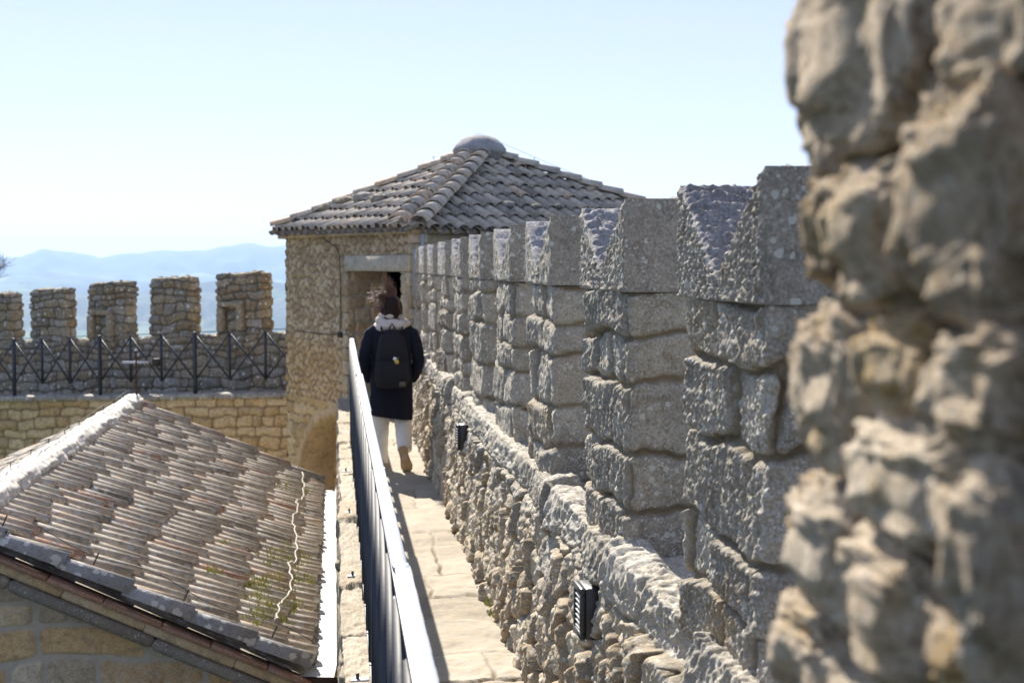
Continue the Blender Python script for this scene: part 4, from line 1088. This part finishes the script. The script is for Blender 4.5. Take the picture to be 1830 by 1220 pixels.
    for pts in (((540, 845), (543, 870), (540, 895), (546, 915)), ((528, 893), (532, 908), (524, 925)), ((518, 925), (527, 945), (531, 975), (526, 1005), (518, 1012)), ((518, 1008), (521, 1035), (516, 1062), (508, 1072)), ((502, 1076), (495, 1095), (491, 1115))):
        pass
    allp = [(540, 845), (543, 870), (540, 893), (528, 893), (533, 908), (522, 925), (527, 945), (531, 975), (527, 1003), (516, 1006), (521, 1035), (517, 1062), (501, 1074), (496, 1095), (491, 1115)]
    P = [onroof(x, y) for x, y in allp]; Q = []
    for i in range(len(P) - 1):
        for k in range(5):
            t = k / 5; p = P[i].lerp(P[i + 1], t); p = p + Vector((.012 * math.sin(i * 9 + k * 1.9), .02 * math.sin(k * 2.1 + i), .012 * math.cos(k * 1.3 + i * 5))); Q.append(p)
    rp = MB().tube(Q, .0065, 6).build("rope", M_cord, None, smooth=True, origin=tuple(Q[0]))
    tag(rp, "bleached wavy rope lying across the tiles near the eave", "rope")
    # moss and grass tufts
    mb = MB(); rs = random.Random(77)
    for (cx, cy, n_, sp) in ((500, 1000, 60, 22), (485, 1045, 90, 26), (480, 1100, 90, 22), (530, 1000, 60, 20), (535, 880, 30, 16), (380, 1022, 22, 7), (520, 1085, 50, 14), (460, 1050, 30, 16), (500, 870, 18, 12), (545, 1040, 40, 12), (400, 970, 6, 4)):
        for _ in range(n_ // 2):
            x = cx + rs.gauss(0, sp); y = cy + rs.gauss(0, sp * .55)
            if x > 565: continue
            p = onroof(x, y, .045)
            if p.y < Yn + .2: continue
            for b_ in range(4):
                d = Vector((rs.gauss(0, .4), rs.gauss(0, .4), 1)).normalized() * rs.uniform(.03, .085); w_ = Vector((rs.uniform(-1, 1), rs.uniform(-1, 1), 0)).normalized() * .008
                q = p + Vector((rs.gauss(0, .02), rs.gauss(0, .02), 0)); mb.add([q - w_, q + w_, q + d], [(0, 1, 2)])
    gm = mb.build("roof_grass", M_grass, None, origin=(-.6, 13, -1)); tag(gm, "yellow green moss and grass tufts between the lower tiles", "grass", kind="stuff")
    # iron cross standing behind/at the far end of the ridge
    top = Vector(onY(243, 627, Yf - .1)); bot = Vector((top.x, top.y, zr + .1)); cz = onY(243, 647, Yf - .1)[2]
    cr = empty("iron_cross", tuple(bot), "thin rusty iron cross standing on the far end of the ridge", "cross")
    MB().bar(bot, top, .022, .022).build("upright", M_rust, cr)
    xl_, xr_ = onY(218, 646, Yf - .1)[0], onY(266, 648, Yf - .1)[0]
    MB().bar((xl_, top.y, cz), (xr_, top.y, cz - .005), .022, .03).build("crossbar", M_rail, cr)
    MB().tube([top, top + Vector((0, 0, .02))], .022, 8).build("finial", M_rail, cr)
build_house()
# floor plant tuft at wall foot
def tufts():
    mb = MB(); rs = random.Random(9)
    for (x, y) in ((873, 1080), (876, 1072), (882, 1100)):
        c = onZ(x, y, .02)
        for k in range(26):
            q = Vector(c) + Vector((rs.uniform(-.02, .01), rs.uniform(-.05, .05), 0)); d = Vector((rs.gauss(-.3, .4), rs.gauss(0, .4), 1)).normalized() * rs.uniform(.015, .04)
            w_ = Vector((rs.uniform(-1, 1), rs.uniform(-1, 1), 0)).normalized() * .006; mb.add([q - w_, q + w_, q + d], [(0, 1, 2)])
    o = mb.build("weeds", M_grass, None, origin=(.86, 7.6, 0)); tag(o, "tiny green weeds at the foot of the parapet", "weeds", kind="stuff")
tufts()

# ================================================================== PERSON
def skin_mesh(verts, edges, radii, sub=2):
    me = bpy.data.meshes.new("t"); me.from_pydata(verts, edges, []); o = bpy.data.objects.new("t", me); C.objects.link(o)
    md = o.modifiers.new("s", 'SKIN'); 
    if not me.skin_vertices: pass
    for i, r in enumerate(radii):
        sv = me.skin_vertices[0].data[i]; sv.radius = (r, r) if not hasattr(r, '__len__') else r
        sv.use_root = (i == 0)
    m2 = o.modifiers.new("ss", 'SUBSURF'); m2.levels = sub; m2.render_levels = sub
    dg = bpy.context.evaluated_depsgraph_get(); ev = o.evaluated_get(dg); me2 = bpy.data.meshes.new_from_object(ev)
    V = np.array([v.co[:] for v in me2.vertices]); F = [tuple(p.vertices) for p in me2.polygons]
    bpy.data.objects.remove(o); return V, F
def build_person():
    base = Vector((.51, 13.3, 0)); rs = random.Random(12)
    pe = empty("person", base, "person in long dark coat, pale scarf and cream trousers walking away along the walkway", "person")
    def L(p): return base + Vector(p)
    def ell(z, rx, ry, cx=0, cy=0, n=28, wob=0, sd=0, pw=1.0):
        out = []
        for k in range(n):
            a = 2 * math.pi * k / n; c_, s_ = math.cos(a), math.sin(a)
            q = 1 + wob * float(perlin(c_ * 3 + sd, s_ * 3 + z * 2, 17))
            out.append(L((cx + math.copysign(abs(c_) ** pw, c_) * rx * q, cy + math.copysign(abs(s_) ** pw, s_) * ry * q, z)))
        return out
    # body: hips root, spine, head, arms bent into the pockets, legs mid stride
    J = {0: (0, 0, .88), 1: (0, 0, 1.08), 2: (0, .0, 1.27), 3: (0, .01, 1.37), 4: (0, .02, 1.43), 5: (0, .03, 1.53),
         6: (-.16, 0, 1.28), 7: (-.235, -.03, 1.03), 8: (-.20, .10, .86), 9: (-.19, .14, .80),
         10: (.16, 0, 1.28), 11: (.235, -.03, 1.03), 12: (.20, .10, .86), 13: (.19, .14, .80),
         14: (-.085, 0, .82), 15: (-.095, .06, .46), 16: (-.10, .02, .10), 17: (-.10, .12, .05),
         18: (.085, 0, .82), 19: (.10, .06, .47), 20: (.105, -.22, .22), 21: (.115, -.27, .10)}
    R = [.11, .10, .11, .05, .048, .085, .055, .042, .03, .025, .055, .042, .03, .025, .085, .055, .036, .035, .085, .055, .036, .03]
    Ed = [(0, 1), (1, 2), (2, 3), (3, 4), (4, 5), (2, 6), (6, 7), (7, 8), (8, 9), (2, 10), (10, 11), (11, 12), (12, 13), (0, 14), (14, 15), (15, 16), (16, 17), (0, 18), (18, 19), (19, 20), (20, 21)]
    V, F = skin_mesh([J[i] for i in range(22)], Ed, R)
    mesh_np("body", V + np.array(base), F, M_skin, pe, None, True)
    # head ears/nose are on the far side; simple head volume with face
    mb = MB(); blobR = []
    for (z, rx, ry, cy) in ((1.38, .05, .05, .01), (1.42, .06, .075, .03), (1.47, .072, .09, .025), (1.52, .078, .098, .02), (1.57, .074, .094, .015), (1.60, .055, .07, .01), (1.615, .02, .03, .01)): blobR.append(ell(z, rx, ry, 0, cy))
    mb.loft(blobR); mb.tube([L((0, .11, 1.52)), L((0, .138, 1.485)), L((0, .115, 1.478))], [.008, .014, .01], 8)
    for sx in (-1, 1): mb.tube([L((sx * .078, .02, 1.475)), L((sx * .088, .01, 1.505)), L((sx * .08, .02, 1.53))], [.008, .014, .01], 8)
    mb.build("head", M_skin, pe, smooth=True)
    # coat
    mb = MB(); rings = []
    for (z, rx, ry, cx) in ((.50, .192, .150, .0), (.51, .198, .158, .0), (.60, .198, .155, 0), (.75, .194, .150, 0), (.90, .190, .142, 0), (1.05, .185, .135, 0), (1.18, .195, .13, 0), (1.27, .20, .118, 0), (1.32, .175, .105, 0), (1.36, .12, .085, 0), (1.385, .07, .07, 0)):
        rings.append(ell(z + 0.012 * (z < .52), rx, ry, cx, 0, 48, .13 if z < 1 else .07, z * .6, .85))
    # hem slants down to the right as in the photograph
    for ri in (0, 1):
        rings[ri] = [p + Vector((0, 0, -.05 * ((p.x - base.x) / .2 + 1) * .5)) for p in rings[ri]]
    mb.loft(rings); mb.build("coat", M_coat, pe, smooth=True)
    for sx in (-1, 1):
        P = [L((sx * .13, 0, 1.305)), L((sx * .185, -.005, 1.26)), L((sx * .222, -.02, 1.17)), L((sx * .245, -.035, 1.08)), L((sx * .250, -.035, 1.0)), L((sx * .238, .0, .93)), L((sx * .215, .05, .87)), L((sx * .195, .09, .83))]
        P2 = []; Rr = [.065, .072, .066, .060, .058, .053, .050, .046]; R2 = []
        for i in range(len(P) - 1):
            for k in range(4): t = k / 4; P2.append(P[i].lerp(P[i + 1], t)); R2.append((Rr[i] * (1 - t) + Rr[i + 1] * t) * (1 + .05 * math.sin((i * 4 + k) * 1.9)))
        mb = MB(); mb.tube(P2, R2, 14, upv=(0, 1, 0)); mb.build("sleeve", M_coat, pe, smooth=True)
    # trousers
    for pts, rr in (([(-.088, 0, .80), (-.095, .04, .58), (-.10, .045, .40), (-.105, .03, .22), (-.105, .02, .055)], [.10, .092, .078, .072, .070]),
                    ([(.088, 0, .80), (.10, .04, .60), (.105, .03, .48), (.11, -.10, .32), (.112, -.20, .205)], [.10, .09, .082, .076, .068])):
        P = [L(p) for p in pts]; P2 = []; R2 = []
        for i in range(len(P) - 1):
            for k in range(5): t = k / 5; P2.append(P[i].lerp(P[i + 1], t)); R2.append((rr[i] * (1 - t) + rr[i + 1] * t) * (1 + .03 * math.sin((i * 5 + k) * 2.3)))
        P2.append(P[-1]); R2.append(rr[-1])
        mb = MB(); mb.tube(P2, R2, 18, upv=(0, 1, 0)); mb.build("trouser_leg", M_trous, pe, smooth=True)
    # shoes: outline of a sole lofted along its length; frame given by origin heel, direction toe, up
    def shoe(heel, toe, up):
        heel = L(heel); toe = L(toe); t = (toe - heel); Lh = t.length; t.normalize(); up = Vector(up); up = (up - t * up.dot(t)).normalized(); sd_ = t.cross(up)
        prof = [(0, .026), (.06, .038), (.2, .042), (.4, .040), (.6, .048), (.78, .055), (.92, .046), (1.0, .022)]
        out = []
        for (u, w_) in prof: out.append((u, w_))
        S = []; 
        for (u, w_) in prof: S.append([heel + t * Lh * u + sd_ * (w_ * c_) + up * hh for (c_, hh) in ((-1, 0), (1, 0), (1.03, .022), (-1.03, .022))])
        mb = MB(); mb.loft(S); o = mb.build("shoe", M_sole, pe, smooth=False); o["label"] = "tan shoe sole"
        S = []
        for (u, w_) in prof:
            hgt = .022 + (.085 if u < .3 else .085 - (u - .3) * .085)
            if u in (0, 1.0): hgt = .03 if u else .07
            S.append([heel + t * Lh * u + sd_ * (w_ * .95 * math.cos(a)) + up * (.02 + (hgt - .02) * max(0, math.sin(a))) for a in np.linspace(0, math.pi, 9)])
        mb = MB(); mb.loft(S); mb.build("shoe_upper", M_shoe, o, smooth=True)
    shoe((-.105, -.06, .003), (-.105, .19, .003), (0, 0, 1))
    shoe((.085, -.285, .235), (.14, -.235, .0), (0, 1, .2))
    # scarf: bunched rings
    mb = MB()
    for (z, rx, ry, r, ph, tl) in ((1.345, .130, .11, .044, 0, .015), (1.385, .118, .10, .040, 1, -.02), (1.42, .095, .085, .030, 2, .02), (1.335, .125, .105, .03, 3, -.03)):
        P = [L((rx * math.cos(a) + .004, ry * math.sin(a), z + tl * math.cos(a + ph))) for a in np.linspace(0, 2 * math.pi, 30)]
        mb.tube(P, [r * (1 + .18 * math.sin(k * 1.1 + ph * 2)) for k in range(30)], 10, upv=(0, 0, 1), cap=False)
    mb.tube([L((.115, -.04, 1.37)), L((.15, -.05, 1.365)), L((.16, -.04, 1.34))], [.028, .026, .012], 8)
    mb.build("scarf", M_scarf, pe, smooth=True)
    # hair: cap + blown strands
    mb = MB(); rings = []
    for (z, rx, ry, cy) in ((1.395, .060, .05, -.045), (1.42, .088, .075, -.035), (1.46, .102, .098, -.02), (1.51, .104, .108, -.008), (1.56, .094, .102, -.002), (1.60, .070, .080, .0), (1.622, .035, .045, .0), (1.628, .01, .01, 0)):
        rings.append(ell(z, rx, ry, .002, cy, 26, .10, z * 9))
    mb.loft(rings)
    mb.build("hair", M_hair, pe, smooth=True); mb = MB()
    def strand(p0, p1, p2, r=.0026, n=9):
        P = []
        for k in range(n):
            t = k / (n - 1); p = p0 * (1 - t) ** 2 + p1 * 2 * t * (1 - t) + p2 * t * t
            P.append(p + Vector((rs.gauss(0, .0035), rs.gauss(0, .003), rs.gauss(0, .0035))) * (t * 1.5))
        mb.tube(P, [r * (1 - .7 * k / (n - 1)) for k in range(n)], 4, cap=False)
    for k in range(300):   # swept up and to the left by the wind
        a = rs.uniform(0, 1); st = L((rs.uniform(-.09, .05), rs.uniform(-.08, .06), rs.uniform(1.50, 1.62)))
        tip = L((rs.gauss(-.045, .03), rs.gauss(-.02, .05), rs.gauss(1.75, .04))); mid = L((rs.uniform(-.06, .10), -.02, rs.uniform(1.66, 1.72)))
        if a < .45: tip = L((rs.gauss(-.16, .03), rs.gauss(-.02, .05), rs.gauss(1.62, .04))); mid = L((rs.uniform(-.10, .0), -.02, rs.uniform(1.60, 1.70)))
        if a > .85: tip = L((rs.gauss(-.135, .02), rs.gauss(-.02, .05), rs.gauss(1.50, .05))); mid = L((-.13, -.02, rs.uniform(1.55, 1.64)))
        strand(st, mid, tip)
    for k in range(90):
        st = L((rs.uniform(-.09, .09), -.07, rs.uniform(1.45, 1.6))); strand(st, st + Vector((rs.gauss(0, .02), -.04, -.03)), st + Vector((rs.gauss(-.01, .03), -.03, -.1)), .002, 6)
    mb.build("loose_hair", M_hair2, pe, smooth=True)
    # backpack
    bp = empty("backpack", L((0, -.2, .75)), "black backpack with two small round pins and grey patch on the person's back", "backpack")
    mb = MB(); rings = []
    for (z, rx, y0) in ((.775, .105, .06), (.79, .138, .085), (.85, .155, .10), (.95, .156, .10), (1.08, .146, .095), (1.18, .13, .085), (1.25, .11, .07), (1.29, .082, .05), (1.31, .05, .03)):
        rings.append([L((math.copysign(abs(math.cos(a)) ** .6, math.cos(a)) * rx, -.145 - y0 + (math.copysign(abs(math.sin(a)) ** .6, math.sin(a)) + 1) * y0 * .95 - .005, z)) for a in [2 * math.pi * k / 28 for k in range(28)]])
    mb.loft(rings); mb.build("bag", M_pack, bp, smooth=True)
    mb = MB(); rings = []
    for (z, rx, y0) in ((.785, .10, .005), (.80, .125, .022), (.90, .135, .026), (1.0, .13, .022), (1.03, .11, .004)):
        rings.append([L((math.cos(a) * rx, -.335 - math.copysign(abs(math.sin(a)) ** .7, math.sin(a)) * y0, z)) for a in [2 * math.pi * k / 20 for k in range(20)]])
    mb.loft(rings); mb.build("front_pocket", M_pack, bp, smooth=True)
    for sx in (-1, 1):
        mb = MB(); mb.tube([L((sx * .09, -.19, 1.28)), L((sx * .10, -.10, 1.345)), L((sx * .11, 0, 1.335)), L((sx * .125, .10, 1.27)), L((sx * .15, .145, 1.1)), L((sx * .19, .06, .93)), L((sx * .15, -.15, .84))], .022, 8, flat=.4); mb.build("strap", M_pack, bp, smooth=True)
    MB().tube([L((-.03, -.2, 1.32)), L((0, -.2, 1.37)), L((.03, -.2, 1.32))], .008, 6).build("top_loop", M_pack, bp)
    def disc(x, z, r, m):
        MB().tube([L((x, -.325, z)), L((x, -.352, z))], r, 16).build("pin", m, bp)
    disc(.018, 1.055, .017, M_pinw); disc(.036, 1.028, .020, M_piny); disc(.046, 1.06, .010, M_patch)
    MB().box(L((.085, -.362, .825)), (.058, .006, .044), bev=.002).build("patch", M_patch, bp)
build_person()

# ================================================================== BARE TREE at left edge
def build_tree():
    rs = random.Random(21); c = onY(-28, 470, 30)
    base = (c[0], c[1] + .0, -4.5); t = empty("bare_tree", base, "bare leafless twigs showing behind the battlement at the left edge", "tree")
    mb = MB(); tr = MB()
    top = Vector((c[0] - .2, c[1], 1.0)); tr.tube([Vector(base), Vector(base).lerp(top, .5) + Vector((.1, 0, 0)), top], [.14, .10, .06], 8); tr.build("trunk", M_bark, t, smooth=True)
    def br(p, d, l, r, n):
        q = p + d * l * .5 + Vector((rs.gauss(0, .04), rs.gauss(0, .04), 0)); e = q + (d + Vector((rs.gauss(0, .2), rs.gauss(0, .2), .1))).normalized() * l * .5
        mb.tube([p, q, e], [r, r * .8, r * .55], 5)
        if n > 0:
            for k in range(3): br(e if k else q, (d + Vector((rs.gauss(0, .5), rs.gauss(0, .5), rs.gauss(.1, .3)))).normalized(), l * .68, r * .55, n - 1)
    for k in range(5): br(top, Vector((rs.gauss(.1, .35), rs.gauss(0, .4), 1)).normalized(), .55, .03, 4)
    mb.build("branches", M_bark, t, smooth=True)
build_tree()

# ================================================================== TERRAIN, HILLS
def terrain_mat():
    b = NB("countryside"); p = b.pos(); n1 = b.noise(p, .0016, 6, .6); v = b.voro(p, .0045); sc = b.n("ShaderNodeSeparateColor"); b.l(v.outputs['Color'], sc.inputs[0])
    c = b.ramp(sc.outputs[0], [(0, (.05, .08, .03)), (.4, (.10, .15, .05)), (.6, (.26, .24, .16)), (.7, (.13, .19, .06)), (1, (.04, .06, .025))])
    c = b.mix(b.mr(n1, .42, .50), c, (.02, .035, .02))
    return b.out(c, .95, None, .1)
def build_terrain():
    MT_ = terrain_mat()
    rad = np.concatenate([[0.5, 30, 44], np.geomspace(52, 14000, 170)])
    az = np.concatenate([np.arange(-180, -24, 3.0), np.arange(-24, 6, .12), np.arange(6, 180.1, 3.0)]) * math.pi / 180
    Rr, Az = np.meshgrid(rad, az, indexing='ij'); X = Rr * np.sin(Az); Y = Rr * np.cos(Az)
    t = sstep(44, 700, Rr)
    Z = -6.2 + t * -230 + t * (18 * fbm(X / 900, Y / 900, 5, 4) + 30 * sstep(1500, 3500, Rr) * (.2 + fbm(X / 1400, Y / 1400, 8, 5)))
    Z = Z + 150 * sstep(3200, 6500, Rr) * (.55 + .8 * fbm(X / 1700, Y / 1700, 15, 5))
    V = np.stack([X, Y, Z], -1).reshape(-1, 3)
    mesh_np("ground", V, gridF(len(rad), len(az)), MT_, None, None, True)["kind"] = "structure"
    # mountain ranges with ridge lines read from the skyline; real depth (front and back slopes)
    bm = NB("distant hills"); p = bm.pos(); cc = bm.mix(bm.noise(p, .002, 5, .6), (.035, .055, .03), (.10, .10, .06)); MH = bm.out(cc, .95, None, .1)
    def rng(R0, depth, pts, seed, amp):
        a = np.arange(-40, 60, .08) * math.pi / 180; q = np.linspace(-1, 1, 41)
        px = 915 + FPX * np.tan(a - PSI); yy = np.interp(px, [p_[0] for p_ in pts], [p_[1] for p_ in pts])
        elev = (475 - yy) / FPX
        A_, Q = np.meshgrid(a, q, indexing='ij'); Rr = R0 + Q * depth; top = (elev * R0 + EYE)[:, None]
        lowz = -240
        k = np.cos(Q * math.pi / 2) ** 1.1
        Z = lowz + (top - lowz) * k + amp * (fbm(A_ * 50, Q * 3, seed, 5)) * (1 - .7 * (np.abs(Q) < .02)) * (.35 + .65 * k * (1 - k) * 4) * .7
        V = np.stack([Rr * np.sin(A_), Rr * np.cos(A_), Z], -1).reshape(-1, 3)
        mesh_np("hills", V, gridF(len(a), len(q)), MH, None, None, True)["kind"] = "structure"
    rng(12500, 1200, [(-900, 470), (-300, 455), (-60, 452), (0, 459), (30, 462), (80, 447), (130, 452), (180, 461), (215, 456), (250, 453), (300, 447), (340, 450), (370, 448), (410, 440), (445, 434), (480, 441), (515, 440), (700, 455), (1000, 450), (1500, 460), (2500, 455)], 4, 60)
    rng(8600, 1100, [(-900, 500), (-60, 497), (0, 494), (50, 489), (100, 488), (150, 494), (200, 500), (260, 503), (320, 500), (380, 505), (440, 503), (520, 506), (900, 500), (2500, 500)], 9, 50)
    rng(5600, 900, [(-900, 545), (0, 533), (60, 528), (130, 524), (200, 530), (260, 524), (330, 528), (370, 521), (430, 527), (480, 531), (520, 529), (900, 540), (2500, 540)], 13, 45)
build_terrain()
def build_haze():
    m = bpy.data.materials.new("haze air"); m.use_nodes = True; t = m.node_tree
    for n in list(t.nodes):
        if n.type == 'BSDF_PRINCIPLED': t.nodes.remove(n)
    out = [n for n in t.nodes if n.type == 'OUTPUT_MATERIAL'][0]
    v = t.nodes.new("ShaderNodeVolumePrincipled"); v.inputs['Color'].default_value = (.46, .66, 1.0, 1); v.inputs['Density'].default_value = .95e-4; v.inputs['Anisotropy'].default_value = .2
    t.links.new(v.outputs[0], out.inputs['Volume'])
    V = [(x, y, z) for z in (-420, 240) for (x, y) in ((-14500, -14500), (14500, -14500), (14500, 14500), (-14500, 14500))]
    o = mesh_np("haze", V, [(3, 2, 1, 0), (4, 5, 6, 7), (0, 1, 5, 4), (1, 2, 6, 5), (2, 3, 7, 6), (3, 0, 4, 7)], m, None, None, False); o["kind"] = "stuff"
build_haze()
